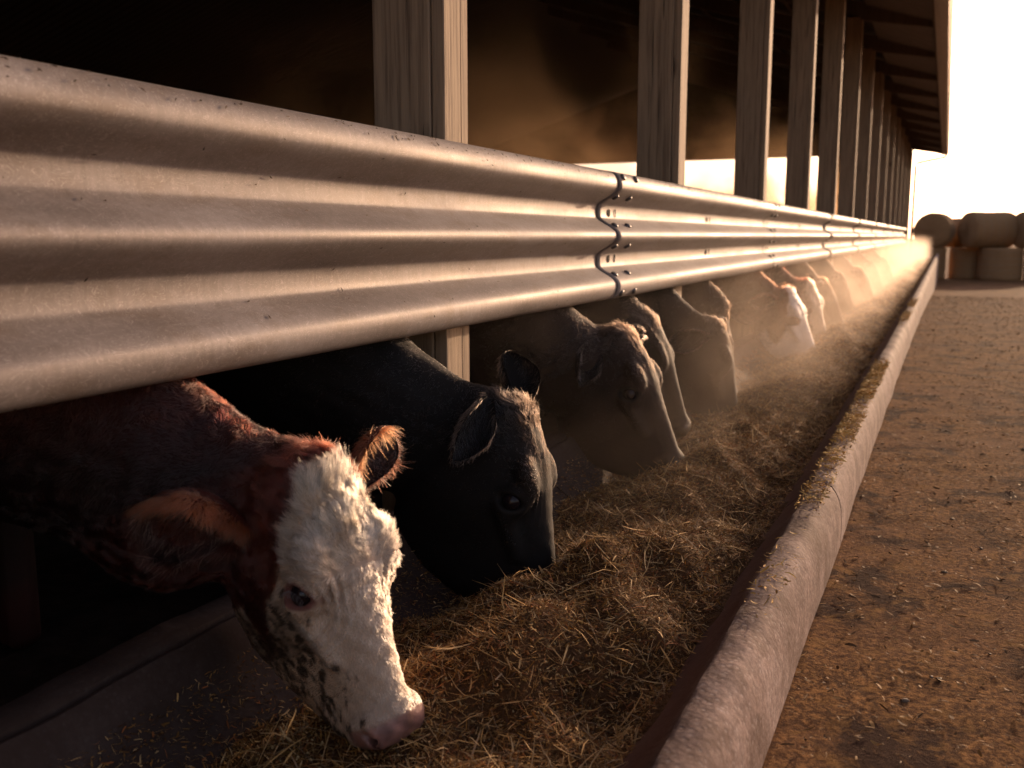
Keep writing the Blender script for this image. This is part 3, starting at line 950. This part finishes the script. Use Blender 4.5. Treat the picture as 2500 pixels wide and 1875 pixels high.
def make_cow(name, pos, yaw, pitch, roll, scale, body_y, kind, fine, label, ears, n_hair, neck_low=0.0, seed=1, hair_r=.0004):
    Rm = head_R(yaw, pitch, roll)
    H = np.array(pos)
    def h2w(p): return H + scale * (np.asarray(p, float) @ Rm)
    def w2h(P): return ((P - H) @ Rm.T) / scale
    # adaptive grid
    corners = np.array([h2w((a, b, c)) for a in (-.16, .53) for b in (-.15, .15) for c in (-.30, .07)])
    lo, hi = corners.min(0), corners.max(0)
    lo[0] = min(lo[0], -1.42)
    def axis(l, h, L, Hh):
        mid = np.arange(l, h + fine, fine)
        a = []; x, s = l, fine
        while x > L: s = min(s * 1.22, .05); x -= s; a.append(x)
        b = []; x, s = mid[-1], fine
        while x < Hh: s = min(s * 1.22, .05); x += s; b.append(x)
        return np.array(a[::-1] + mid.tolist() + b, np.float32)
    gx = axis(lo[0], hi[0] + .01, -3.95, hi[0] + .03)
    gy = axis(lo[1], hi[1], min(lo[1], body_y - .48), max(hi[1], body_y + .48))
    gz_ = axis(lo[2] - .01, hi[2], -.06, 1.52)
    X, Y, Z = np.meshgrid(gx, gy, gz_, indexing='ij', sparse=True)
    # body (world, laterally squashed)
    k = 1 / .70
    Yb = (Y - body_y) * k
    one = np.ones((1, 1, 1), np.float32)
    hb = h2w((.0, 0, -.135)); hb2 = h2w((.07, 0, -.20))
    def W(p): return (p[0], (p[1] - body_y) * k, p[2])
    n1 = (-1.30, (.6 * hb[1] + .4 * body_y - body_y) * k, .475 - neck_low)
    n2 = (-1.62, 0.0, .70)
    f = cap(X, Yb, Z, W(hb), n1, .100, .185)
    f = smin(f, cap(X, Yb, Z, W(hb2), n1, .075, .13), .05)
    f = smin(f, cap(X, Yb, Z, n1, n2, .185, .27), .06)
    f = smin(f, cap(X, Yb, Z, n2, (-1.98, 0, .86), .28, .37), .10)
    f = smin(f, ell(X, Y, Z, (-2.60, body_y, .88), (.95, .37, .42)), .14)
    f = smin(f, ell(X, Y, Z, (-3.30, body_y, .98), (.40, .33, .36)), .14)
    f = smin(f, cap(X, Y, Z, (-1.95, body_y, 1.16), (-3.5, body_y, 1.22), .13, .12), .12)
    ay = np.abs(Y - body_y)
    f = smin(f, cap(X, ay, Z, (-1.98, .20, .70), (-1.90, .20, .42), .12, .075), .07)
    f = smin(f, cap(X, ay, Z, (-1.90, .20, .42), (-1.88, .20, .03), .055, .045), .03)
    f = smin(f, cap(X, ay, Z, (-3.35, .19, .78), (-3.30, .20, .52), .17, .09), .08)
    f = smin(f, cap(X, ay, Z, (-3.30, .20, .52), (-3.46, .20, .36), .08, .055), .04)
    f = smin(f, cap(X, ay, Z, (-3.46, .20, .36), (-3.42, .20, .03), .05, .045), .03)
    f = smin(f, cap(X, Y, Z, (-3.66, body_y, 1.18), (-3.74, body_y, .55), .035, .03), .03)
    f = smax(f, -Z - .0, .02)
    # head only inside its own sub-block
    ix = (gx > lo[0] - .05); iy = (gy > lo[1] - .05) & (gy < hi[1] + .05); iz = (gz_ > lo[2] - .05) & (gz_ < hi[2] + .05)
    sub = np.ix_(ix, iy, iz)
    XX, YY, ZZ = np.meshgrid(gx[ix], gy[iy], gz_[iz], indexing='ij')
    Q = w2h(np.stack([XX, YY, ZZ], -1)).astype(np.float32)
    fs = skull(Q[..., 0], Q[..., 1], Q[..., 2], 1.0 if fine < .007 else (.45 if fine < .0095 else 0)) * scale
    Fsub = smin(f[sub], fs, .035)
    Pw = np.stack([XX, YY, ZZ], -1).astype(np.float32)
    if fine < .01:
        nk = np.clip((-.02 - Q[..., 0]) / .08, 0, 1)
        Fsub = Fsub - nk * .004 * sin_noise(Pw * np.array([.6, 1, 1], np.float32), 60, 91, 2)
    f[sub] = Fsub
    V, F = surface_nets(f.astype(np.float32), gx, gy, gz_)
    del f, Fsub, fs
    # ---- ears: cupped leaves joined into the same mesh
    EV, EF, Einfo = [], [], []
    base_n = len(V)
    for sgn, er in zip((1, -1), ears):
        tip, openv, L_, Wd = er[:4]; Wd = Wd * 1.12
        b = np.array(er[4] if len(er) > 4 else (.035, .098, -.060)) * np.array([1, sgn, 1])
        d = np.array(tip, float); d[1] *= sgn; d /= np.linalg.norm(d)
        o = np.array(openv, float); o[1] *= sgn; o -= d * (o @ d); o /= np.linalg.norm(o)
        c = np.cross(d, o)
        nu, nv_ = 26, 15
        for side in (0, 1):
            for a in range(nu):
                s = a / (nu - 1)
                wd = Wd * (.34 + .66 * math.sin(min(1, s / .55) * math.pi / 2) ** 1.3) if s < .55 else Wd * math.cos((s - .55) / .45 * math.pi / 2) ** .62
                curl = .95 - .40 * min(1, s / .7)
                for bb in range(nv_):
                    t = -1 + 2 * bb / (nv_ - 1)
                    ang = t * (1.15 + 1.0 * curl)
                    rad = wd / (1.15 + 1.0 * curl) * 1.15
                    th = (.0045 * (1 - s * .5)) * (1 if side == 0 else -1) * (1 - abs(t) ** 4)
                    p = b + d * (s * L_ - .02) + c * (math.sin(ang) * (rad + th) * 1.0) + o * (rad - math.cos(ang) * (rad + th) - .25 * wd) - o * (0) 
                    p = p + np.array([.05 * s * s * L_ / .2, 0, -.06 * s * s]) * .5
                    EV.append(h2w(p)); Einfo.append((sgn, side, s, t))
        n0 = base_n + (0 if sgn == 1 else 2 * nu * nv_)
        for side in (0, 1):
            for a in range(nu - 1):
                for bb in range(nv_ - 1):
                    q = n0 + side * nu * nv_ + a * nv_ + bb
                    ff = (q, q + 1, q + nv_ + 1, q + nv_)
                    EF.append(ff if side else ff[::-1])
    nb = len(V); nfb = len(F)
    V = np.concatenate([V, np.array(EV)]); EF = np.array(EF, np.int32)
    Einfo = np.array(Einfo)
    # every ear shell faces away from its own inside
    per = (nu - 1) * (nv_ - 1)
    for q_ in range(4):
        blk = EF[q_ * per:(q_ + 1) * per]
        fm_ = blk[(nu // 2) * (nv_ - 1) + nv_ // 2]
        nn_ = np.cross(V[fm_[2]] - V[fm_[0]], V[fm_[3]] - V[fm_[1]])
        sg_ = 1 if q_ < 2 else -1
        ov = np.array(ears[0 if q_ < 2 else 1][1], float); ov[1] *= sg_; ov = ov @ Rm
        want = 1 if (q_ % 2) else -1
        if (nn_ @ ov) * want < 0: EF[q_ * per:(q_ + 1) * per] = blk[:, ::-1]
    F = np.concatenate([F, EF])
    # ---- colour
    q = w2h(V); u, v, w = q.T; av = np.abs(v)
    P32 = V.astype(np.float32)
    nz = sin_noise(P32, 45, seed + 5, 3)
    K = dict(hereford=((.070, .0115, .0055), (.50, .370, .270)), black=((.007, .0055, .005), None), darkbrown=((.030, .017, .011), None),
             brown=((.085, .036, .018), None), redwhite=((.13, .035, .016), (.78, .68, .60)))[kind]
    col = np.tile(np.array(K[0]), (len(V), 1)) * (1 + .25 * nz)[:, None]
    inner = np.zeros(len(V), bool); inner[nb:] = (Einfo[:, 1] == 1) & (Einfo[:, 2] > .12)
    isear = np.zeros(len(V), bool); isear[nb:] = True
    if K[1] is not None:
        wb = np.interp(u, [-.03, .0, .05, .095, .15, .185, .26, .33, .38], [.06, -.008, -.03, -.055, -.09, -.135, -.225, -.33, -.5])
        if kind == 'redwhite': wb = np.interp(u, [-.03, .0, .05, .10, .15, .24, .32, .38], [.06, .005, -.012, -.03, -.06, -.12, -.27, -.50])
        lat = np.interp(u, [-.02, .05, .10, .14], [.055, .080, .13, .2])
        white = np.clip((w - wb + .012 * nz) / .010, 0, 1) * np.clip((lat - av + .008 * nz) / .008, 0, 1) * (~isear)
        # white fringe under the jaw
        white = np.maximum(white, np.clip((-.235 - w + .01 * nz) / .01, 0, 1) * (u > .17) * (u < .5) * (~isear))
        wc = np.array(K[1])[None] * (1 + .07 * nz)[:, None]
        warm = np.clip((.16 - u) / .2, 0, 1)[:, None]
        wc = wc * (1 - warm * np.array([0, .06, .16]))
        col = col * (1 - white[:, None]) + wc * white[:, None]
        if kind == 'hereford':
            rs_ = np.random.default_rng(77)
            dzv = np.clip((-.030 - w) / .10, 0, 1) * (u > .12) * (white > .5) * (v > -.02)
            cw = dzv ** 1.4 * np.clip(1.2 - np.abs(u - .30) / .35, .2, 1) * np.clip(.55 + .6 * sin_noise(P32, 22, 402, 2), .05, 1)
            sc_i = rs_.choice(len(V), 420, p=cw / cw.sum())
            SPC = V[sc_i]; SPR = (.0022 + .0065 * rs_.random(420) ** 2.2)
            def specks(P):
                out = np.zeros(len(P))
                el = np.array([1, 1, .62])
                for a_ in range(0, len(P), 20000):
                    d_ = np.linalg.norm((P[a_:a_ + 20000, None, :] - SPC[None]) * el, axis=2) / SPR[None]
                    out[a_:a_ + 20000] = np.clip((1.25 - d_.min(1)) / .5, 0, 1)
                return out
            hm = np.nonzero((dzv > 0))[0]
            m = np.zeros(len(V)); m[hm] = specks(V[hm]) * .85
            col = col * (1 - m[:, None]) + np.array([.040, .026, .017]) * m[:, None]
            tan = np.clip((-.10 - w) / .10, 0, 1)[:, None] * white[:, None]
            col = col * (1 - .35 * tan) + col * np.array([.8, .66, .5]) * .35 * tan
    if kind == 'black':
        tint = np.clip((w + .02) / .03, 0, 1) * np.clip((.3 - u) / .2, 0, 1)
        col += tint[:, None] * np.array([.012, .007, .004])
    nose = np.clip((u - .458) / .012, 0, 1) * np.clip((w + .112) / .012, 0, 1) * (~isear)
    ncol = np.array([.30, .155, .125]) if kind in ('hereford', 'redwhite') else np.array([.014, .011, .010])
    ncol = ncol * (1 + .35 * sin_noise(P32, 190, 88, 2))[:, None]
    col = col * (1 - nose[:, None]) + ncol * nose[:, None]
    e1_, e2_ = (u - .197) * .5 + (w + .043) * .87, (u - .197) * .87 - (w + .043) * .5
    eyed = np.sqrt((e1_ / 1.0) ** 2 + (e2_ * 1.6) ** 2)
    em = np.clip((.044 - eyed) / .006, 0, 1) * (~isear) * (av > .07)
    if kind == 'redwhite': em = np.clip((.062 - eyed) / .012, 0, 1) * (~isear) * (av > .06)
    ec = np.array([.10, .03, .018]) if kind == 'redwhite' else np.array([.20, .085, .07]) if kind in ('hereford', 'redwhite') else np.array([.010, .008, .007])
    col = col * (1 - em[:, None]) + ec * em[:, None]
    col[inner] = np.array([.020, .010, .008]) if K[1] is not None else np.array([.006, .004, .0035])  # dark of the ear hollow painted into the inner colour
    # shade painted into the coat colour of lower neck, brisket and legs
    neck_shade = np.clip((.66 - V[:, 2] + .03 * nz) / .12, 0, 1) * np.clip((-.02 - u) / .06, 0, 1) * (~isear)
    col = col * (1 - .72 * neck_shade[:, None]) + np.array([.008, .005, .004]) * .72 * neck_shade[:, None]
    cheek_shade = np.clip((-.07 - w) / .05, 0, 1) * (~isear)  # red cheek darkened as well, its shade put into the coat colour
    if K[1] is not None: col = np.where((col[:, 0] > .2)[:, None], col, col * (1 - .5 * cheek_shade[:, None]))
    col = np.clip(col, .002, .9)
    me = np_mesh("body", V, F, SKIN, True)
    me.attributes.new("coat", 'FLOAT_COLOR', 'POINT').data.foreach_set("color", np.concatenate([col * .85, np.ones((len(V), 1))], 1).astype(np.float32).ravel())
    me.materials.append(WETNOSE)
    fc = nose[F].min(1) if F.shape[1] == 4 else nose[F].min(1)
    me.polygons.foreach_set("material_index", (fc > .5).astype(np.int32))
    root = empty(name, (H[0], H[1], 0))
    tag(root, label, "cow", "cattle feeding side by side under the rail")
    off = (-H[0], -H[1], 0)
    body = mobj("body", me, root, off)
    # ---- eyes
    if fine < .016:
        for sg in (1, -1):
            c = h2w((.197, sg * .0925, -.043))
            ev, ef = [], []
            for a in range(13):
                ph = math.pi * a / 12
                for b in range(20):
                    t = 2 * math.pi * b / 20
                    ev.append((.0245 * scale * math.sin(ph) * math.cos(t), .0245 * scale * math.sin(ph) * math.sin(t), .0245 * scale * math.cos(ph)))
            for a in range(12):
                for b in range(20):
                    i = a * 20 + b; j = a * 20 + (b + 1) % 20; ef.append((i, i + 20, j + 20, j))
            mobj("eye", np_mesh("eye", ev, ef, EYE, True), root, (c[0] - H[0], c[1] - H[1], c[2]))
        if fine < .007:
            rr = np.random.default_rng(5)
            for sg in (1, -1):
                lv, lf = [], []
                for i in range(26):
                    t = -1 + 2 * i / 25 + rr.normal() * .02
                    E1, E2 = np.array([.5, 0, .87]), np.array([.87, 0, -.5])
                    p0 = np.array([.197, sg * (.119 - abs(t) * .006), -.043]) + E1 * t * .026 - E2 * .0125 * (1 - t * t)
                    p1 = p0 + E2 * .001 + E1 * t * .003 + np.array([0, sg * .006, 0]); p2 = p1 + E2 * (.0055 + .003 * rr.random()) + E1 * t * .003 + np.array([0, sg * .003, 0])
                    wv = np.array([.0003, 0, .0005])
                    n0 = len(lv)
                    for p in (p0, p1, p2): lv.append(h2w(p - wv)); lv.append(h2w(p + wv * .6))
                    lf += [(n0, n0 + 1, n0 + 3, n0 + 2), (n0 + 2, n0 + 3, n0 + 5, n0 + 4)]
                tag(mobj("eyelashes", np_mesh("eyelashes", lv, lf, LASH), root, off), kind="stuff")
    # ---- coat hair
    if n_hair:
        r = np.random.default_rng(seed + 100)
        A_ = V[F]
        fcen = A_.mean(1)
        fn = np.cross(A_[:, 2] - A_[:, 0], A_[:, 3] - A_[:, 1]); area = np.linalg.norm(fn, axis=1) * .5 + 1e-12
        fn /= (area * 2)[:, None]
        ok = (fcen[:, 0] > -1.5)
        fq = w2h(fcen)
        isE = np.arange(len(F)) >= nfb
        dens = np.where(isE, 1.5, 1.0) * ok
        dens *= np.where((fq[:, 0] > -.05) & (~isE), 2.6, 1)
        dens *= np.where((fq[:, 0] > .24) & (~isE), 1.5, 1)
        toC = np.array([0, 0, .93]) - fcen
        dens *= np.where((fn * toC).sum(1) < -.35 * np.linalg.norm(toC, axis=1), .15, 1)
        dens *= (nose[F].max(1) < .3)
        dens *= (np.sqrt(((fq[:, 0] - .197) * .5 + (fq[:, 2] + .043) * .87) ** 2 + (((fq[:, 0] - .197) * .87 - (fq[:, 2] + .043) * .5) * 1.5) ** 2) > .043) | (np.abs(fq[:, 1]) < .075)
        pr_ = area * dens; pr_ /= pr_.sum()
        fi = r.choice(len(F), n_hair, p=pr_)
        b1, b2 = r.random(n_hair), r.random(n_hair)
        C4 = A_[fi]
        P0 = (C4[:, 0] * ((1 - b1) * (1 - b2))[:, None] + C4[:, 1] * (b1 * (1 - b2))[:, None] + C4[:, 2] * (b1 * b2)[:, None] + C4[:, 3] * ((1 - b1) * b2)[:, None])
        N0 = fn[fi]
        qh = w2h(P0); u_, v_, w_ = qh.T; earh = isE[fi]
        # flow field in head space: whorl between the eyes
        fl = np.zeros((n_hair, 3))
        face = np.clip((w_ + .10) / .08, 0, 1)
        fl[:, 0] = np.where(u_ > .185, 1.0, -1.0) * (.35 + np.minimum(1, np.abs(u_ - .185) / .05) * .65)
        fl[:, 1] = v_ * 6
        fl[:, 2] = -.9 * (1 - face)
        cheek = (w_ < -.06) & (u_ < .4)
        fl[cheek, 0] = .25; fl[cheek, 2] = -1.0
        fl[u_ < -.03, 0] = -.6
        flw = fl @ Rm
        neck = u_ < -.06
        flw[neck] = np.array([-.75, 0, -.65]) + N0[neck] * .2
        Pn = P0.astype(np.float32)
        ns = np.stack([sin_noise(Pn, 55, seed + k_, 2) for k_ in (301, 302, 303)], -1)
        ns2 = np.stack([sin_noise(Pn, 150, seed + k_, 2) for k_ in (311, 312, 313)], -1)
        wav = np.where(earh, .5, np.clip((.22 - u_) / .1, .15, 1.0))[:, None]
        D = flw / (np.linalg.norm(flw, axis=1)[:, None] + 1e-6) + ns * .95 * wav + ns2 * .55 * wav + r.normal(0, .16, (n_hair, 3))
        D -= N0 * (D * N0).sum(1, keepdims=True)
        D /= (np.linalg.norm(D, axis=1)[:, None] + 1e-6)
        ln = np.interp(u_, [-.3, -.05, .0, .10, .17, .21, .30, .44, .5], [.030, .032, .030, .024, .018, .012, .010, .009, .007])
        ln = np.where(cheek & (u_ < .3), .017, ln)
        tuft = np.clip((.055 - u_) / .03, 0, 1) * np.clip((.065 - np.abs(v_)) / .02, 0, 1) * (u_ > -.05) * (w_ > -.06)
        ln = ln * (1 + (.8 if kind != 'hereford' else .25) * tuft)
        if kind in ('black', 'darkbrown', 'brown'): ln = ln * np.where(u_ < .04, .7, .45); wav = np.maximum(wav * .55, tuft[:, None])
        if earh.any():
            s_e = Einfo[F[fi[earh], 0] - nb]
            rim = np.abs(s_e[:, 3]) > .84
            inn = (s_e[:, 1] == 1)
            ln[earh] = np.where(rim, .040, np.where(inn, .042, .016)) * (1 if K[1] is not None else .62)
            ed = np.tile(((np.array(ears[0][0]) * .6 + np.array([.75, 0, -.35])))[None], (earh.sum(), 1)); ed[:, 1] *= s_e[:, 0]
            edw = ed @ Rm
            dd = edw / np.linalg.norm(edw, axis=1)[:, None] + ns[earh] * .5 + r.normal(0, .2, (earh.sum(), 3))
            nn_ = N0[earh]; dd -= nn_ * (dd * nn_).sum(1, keepdims=True) * .8; dd /= np.linalg.norm(dd, axis=1)[:, None]
            D[earh] = dd
        ln = ln * scale * r.uniform(.6, 1.2, n_hair) * .92
        lift = np.clip(.22 + .5 * (ln / .03) * .5 + r.normal(0, .08, n_hair), .08, .75)[:, None]
        if kind != 'hereford': lift = lift * .65
        curl = (ns2[:, ::-1] * .5 + r.normal(0, .12, (n_hair, 3))) * wav
        NP = 5
        tt = np.linspace(0, 1, NP)
        PTS = np.zeros((n_hair, NP, 3), np.float32)
        for i_, t in enumerate(tt):
            PTS[:, i_] = P0 - N0 * .001 + ln[:, None] * (D * (t * .95) + N0 * (lift * (t - .55 * t * t) * 1.2) + curl * (t * t * .5))
        hc = bpy.data.hair_curves.new("coat_hair")
        hc.add_curves([NP] * n_hair)
        hc.attributes["position"].data.foreach_set("vector", PTS.ravel()) if "position" in hc.attributes else None
        rad = (hair_r * r.uniform(.6, 1.3, n_hair)[:, None] * np.array([1, .95, .8, .6, .2])[None]).astype(np.float32)
        ra_ = hc.attributes.get("radius") or hc.attributes.new("radius", 'FLOAT', 'POINT')
        ra_.data.foreach_set("value", rad.ravel())
        hcx = col[F[fi, 0]] * r.uniform(.65, 1.2, (n_hair, 1)) * (1 + .28 * ns2[:, :1] + .15 * ns[:, :1])
        if kind == 'hereford':
            pm = np.zeros(n_hair); hs_ = np.nonzero((w_ < -.02) & (u_ > .1) & (hcx[:, 0] > .1) & (~earh))[0]
            pm[hs_] = specks(P0[hs_])
            dk = r.random(n_hair) < pm * .93
            hcx[dk] = np.array([.035, .022, .014])
        if K[1] is not None:
            innh = np.zeros(n_hair, bool); innh[earh] = (s_e[:, 1] == 1) & (np.abs(s_e[:, 3]) < .7)
            wht = innh & (r.random(n_hair) < .18); hcx[innh & ~wht] = np.array([.035, .012, .008]); hcx[wht] = np.array([.42, .33, .28])
        if earh.any() and kind in ('black', 'darkbrown', 'brown'):
            rm_ = np.zeros(n_hair, bool); rm_[earh] = rim
            hcx[rm_] = np.array([.11, .07, .05]) * r.uniform(.5, 1.4, (rm_.sum(), 1))  # rim light painted as paler hair around the ear
        if earh.any() and kind in ('hereford', 'redwhite'):
            rm_ = np.zeros(n_hair, bool); rm_[earh] = rim
            hcx[rm_] = np.array([.21, .048, .016]) * r.uniform(.6, 1.3, (rm_.sum(), 1))  # brighter hair colour stands in for light on the ear rim
            lowr = np.zeros(n_hair, bool); lowr[earh] = rim & (s_e[:, 3] * s_e[:, 0] > 0)
            hcx[lowr] = np.array([.05, .014, .008]) * r.uniform(.6, 1.3, (lowr.sum(), 1))
            pal = lowr & (r.random(n_hair) < .16); hcx[pal] = np.array([.36, .27, .22])
        hcx = np.clip(hcx * 1.05, .003, .93)
        ca = hc.attributes.new("coat", 'FLOAT_COLOR', 'CURVE')
        ca.data.foreach_set("color", np.concatenate([hcx, np.ones((n_hair, 1))], 1).astype(np.float32).ravel())
        hc.materials.append(HAIR)
        mobj("coat_hair", hc, root, off)
    return root

def m_eye():
    m, n, l, b = mat_new("dark_wet_eye")
    b.inputs["Base Color"].default_value = (.012, .008, .010, 1); b.inputs["Roughness"].default_value = .16
    b.inputs["Specular IOR Level"].default_value = .3
    return m
EYE = m_eye()
LASH = m_simple("pale_lash", (.15, .13, .13), .6, 0, 20, .1, 0)

EARS_DROOP = [((-.15, 1, -.35), (.5, .1, -.3), .20, .062)] * 2
HF = [((-.66, .74, -.20), (.55, .70, .32), .20, .115, (.035, .115, -.150)), ((-.65, .60, .45), (.4, .1, .9), .19, .060)]
BL = [((.58, .72, -.24), (.1, .6, .8), .165, .058, (-.04, .095, -.055)), ((-.95, .28, .1), (.1, -.6, .7), .20, .072, (-.005, .085, -.04))]
B3 = [((.60, .80, -.05), (.2, .5, .9), .165, .066, (-.01, .10, -.10)), ((-.3, .9, .1), (.6, .2, .6), .19, .055)]
UP = [((-.45, .9, .15), (.6, .4, .5), .20, .060), ((-.45, .9, .15), (.6, .3, .6), .20, .058)]
BIG = [((-.20, .42, -.82), (.12, .95, .15), .20, .080, (.02, .118, -.075)), ((-.45, .9, .15), (.6, .3, .6), .20, .058)]
RING = [((-.50, .45, -.60), (.2, .9, .15), .19, .072, (.02, .118, -.07)), ((-.85, .5, .25), (.1, -.3, .8), .19, .058)]
#         name pos yaw pitch roll scale body_y kind fine label ears n_hair neck_low
cows = [
 ((-.962, 1.350, .527), 10, 64, -8, .925, 1.26, 'hereford', .0055, "nearest cow, red-brown with a curly dirt-speckled white face and shaggy ears", HF, 260000, 0, .00036),
 ((-.935, 2.17, .500), 8, 75, 14, 1.03, 2.05, 'black', .007, "black cow with one round ear raised, second from the camera, nose in the silage", BL, 70000, 0, .00045),
 ((-1.055, 3.40, .572), 8, 60, 3, 1.06, 3.20, 'darkbrown', .008, "dark brown cow with folded ear and curly forelock, below the rail joint", B3, 50000, 0, .0006),
 ((-1.165, 4.12, .560), -6, 66, -2, 1.02, 4.05, 'black', .010, "black cow mostly hidden behind the dark brown cow, forehead lit along its edge", UP, 16000, 0, .0008),
 ((-1.01, 4.82, .490), -14, 74, -2, 1.02, 4.8, 'black', .011, "black cow in steam with a large rounded ear turned to the camera", BIG, 14000, .02, .0009),
 ((-1.17, 5.60, .475), -22, 74, 0, 1.0, 5.55, 'darkbrown', .013, "dark brown cow with pale-lit neck just before the red and white cow", UP, 8000, 0, .001),
 ((-1.03, 7.33, .525), 6, 61, -3, 1.04, 7.20, 'redwhite', .010, "red and white cow in steam, its white blaze reaching the muzzle and a ringed eye", RING, 20000, 0, .0011),
 ((-1.02, 8.35, .540), 12, 66, -4, 1.06, 8.25, 'hereford', .014, "pale faced red cow directly behind the red and white cow, one shaggy ear up", RING, 9000, 0, .0013),
 ((-1.06, 9.85, .50), -2, 61, 1, 1.05, 9.75, 'brown', .018, "brown cow beyond the two white faced cows with a bright lit forehead edge", UP, 6000, 0, .0016),
 ((-1.08, 11.6, .50), 0, 64, 0, 1.04, 11.5, 'darkbrown', .022, "dark brown cow standing deep in golden steam beyond the brown cow", UP, 3000, 0, .002),
 ((-1.02, 13.6, .50), 8, 60, 0, 1.05, 13.5, 'brown', .022, "brown silhouetted cow in the brightest steam halfway down the bunk", UP, 3000, 0, .0022),
 ((-1.06, 16.4, .51), 3, 62, 0, 1.05, 16.4, 'black', .026, "faint dark cow silhouette, second from the far end of the row", UP, 0, 0, .002),
 ((-1.04, 19.6, .50), 0, 62, 0, 1.05, 19.6, 'brown', .026, "farthest cow, a faint brown shape swallowed by steam", UP, 0, 0, .002),
]
for i, (p, ya_, pi_, ro, sc_, by, kd, fi_, lab, ea, nh, nl, hr) in enumerate(cows):
    make_cow("cow", p, ya_, pi_, ro, sc_, by, kd, fi_, lab, ea, nh, nl, 10 + i * 7, hr)

# ------------------------------------------------------------------ breath steam and dust in the air
def steam_mat(name, dens, y_ramp, x_lo, x_hi, z_lo, z_hi, scale, thr, aniso=.5, col=(.95, .80, .68), soft=(.25, .25), base=.12):
    m = bpy.data.materials.new(name); m.use_nodes = True
    n, l = m.node_tree.nodes, m.node_tree.links
    n.remove(n["Principled BSDF"])
    v = n.new("ShaderNodeVolumePrincipled")
    v.inputs["Color"].default_value = (*col, 1); v.inputs["Anisotropy"].default_value = aniso
    p = n.new("ShaderNodeTexCoord").outputs["Object"]
    s = n.new("ShaderNodeSeparateXYZ"); l.new(p, s.inputs[0])
    t = noise_node(n, l, mapping(n, l, p, (1, .55, 1)), scale, 4, .55, .6)
    def mr(src, a, b, c=0, d=1):
        q = n.new("ShaderNodeMapRange"); q.interpolation_type = 'SMOOTHSTEP'
        q.inputs[1].default_value = a; q.inputs[2].default_value = b; q.inputs[3].default_value = c; q.inputs[4].default_value = d
        l.new(src, q.inputs[0]); return q.outputs[0]
    def mul(a, b):
        q = n.new("ShaderNodeMath"); q.operation = 'MULTIPLY'
        l.new(a, q.inputs[0])
        if isinstance(b, (int, float)): q.inputs[1].default_value = b
        else: l.new(b, q.inputs[1])
        return q.outputs[0]
    ymax = max(q for y, q in y_ramp)
    d = mr(t.outputs[0], thr[0], thr[1], base, 1)
    d = mul(d, ramp(n, l, mr_lin(n, l, s.outputs[1], y_ramp[0][0], y_ramp[-1][0]), [((y - y_ramp[0][0]) / (y_ramp[-1][0] - y_ramp[0][0]), (q / ymax, q / ymax, q / ymax)) for y, q in y_ramp]))
    d = mul(d, mr(s.outputs[0], x_lo, x_lo + soft[0])); d = mul(d, mr(s.outputs[0], x_hi, x_hi - soft[1]))
    d = mul(d, mr(s.outputs[2], z_hi, z_hi - (z_hi - z_lo) * .6)); d = mul(d, mr(s.outputs[2], z_lo, z_lo + .05))
    d = mul(d, dens * ymax)
    l.new(d, v.inputs["Density"])
    l.new(v.outputs[0], n["Material Output"].inputs["Volume"])
    return m
def mr_lin(n, l, src, a, b):
    q = n.new("ShaderNodeMapRange"); q.inputs[1].default_value = a; q.inputs[2].default_value = b
    l.new(src, q.inputs[0]); return q.outputs[0]
def vol_box(name, a, b, mat, label):
    mb = MB().box(a, b)
    o = mb.build(name, mat); tag(o, label, "steam", kind="stuff"); return o
sm1 = steam_mat("breath_steam", 1.0, [(2.0, 0), (3.4, .05), (6, .12), (8.2, .16), (12, .27), (20, .34), (41, .34)], -1.55, -.36, -.02, 1.0, 2.2, (.40, .62), soft=(.15, .35))
vol_box("steam", (-1.54, 2.0, .0), (-.37, 40.9, 1.02), sm1, "golden backlit breath steam drifting over the feed and heads in the bunk")
sm2 = steam_mat("barn_steam", .55, [(2.0, 0), (5, .1), (9, .5), (14, 1.0), (20, 1.3), (26, 1.6), (36.5, 1.4)], -9.0, -1.58, .4, 2.6, 1.0, (.50, .66), .55, (.95, .64, .38), soft=(3, .3), base=.03)
vol_box("steam", (-9.0, 2.0, .3), (-1.60, 37.4, 3.05), sm2, "faint brown steam hanging inside the barn behind the posts")
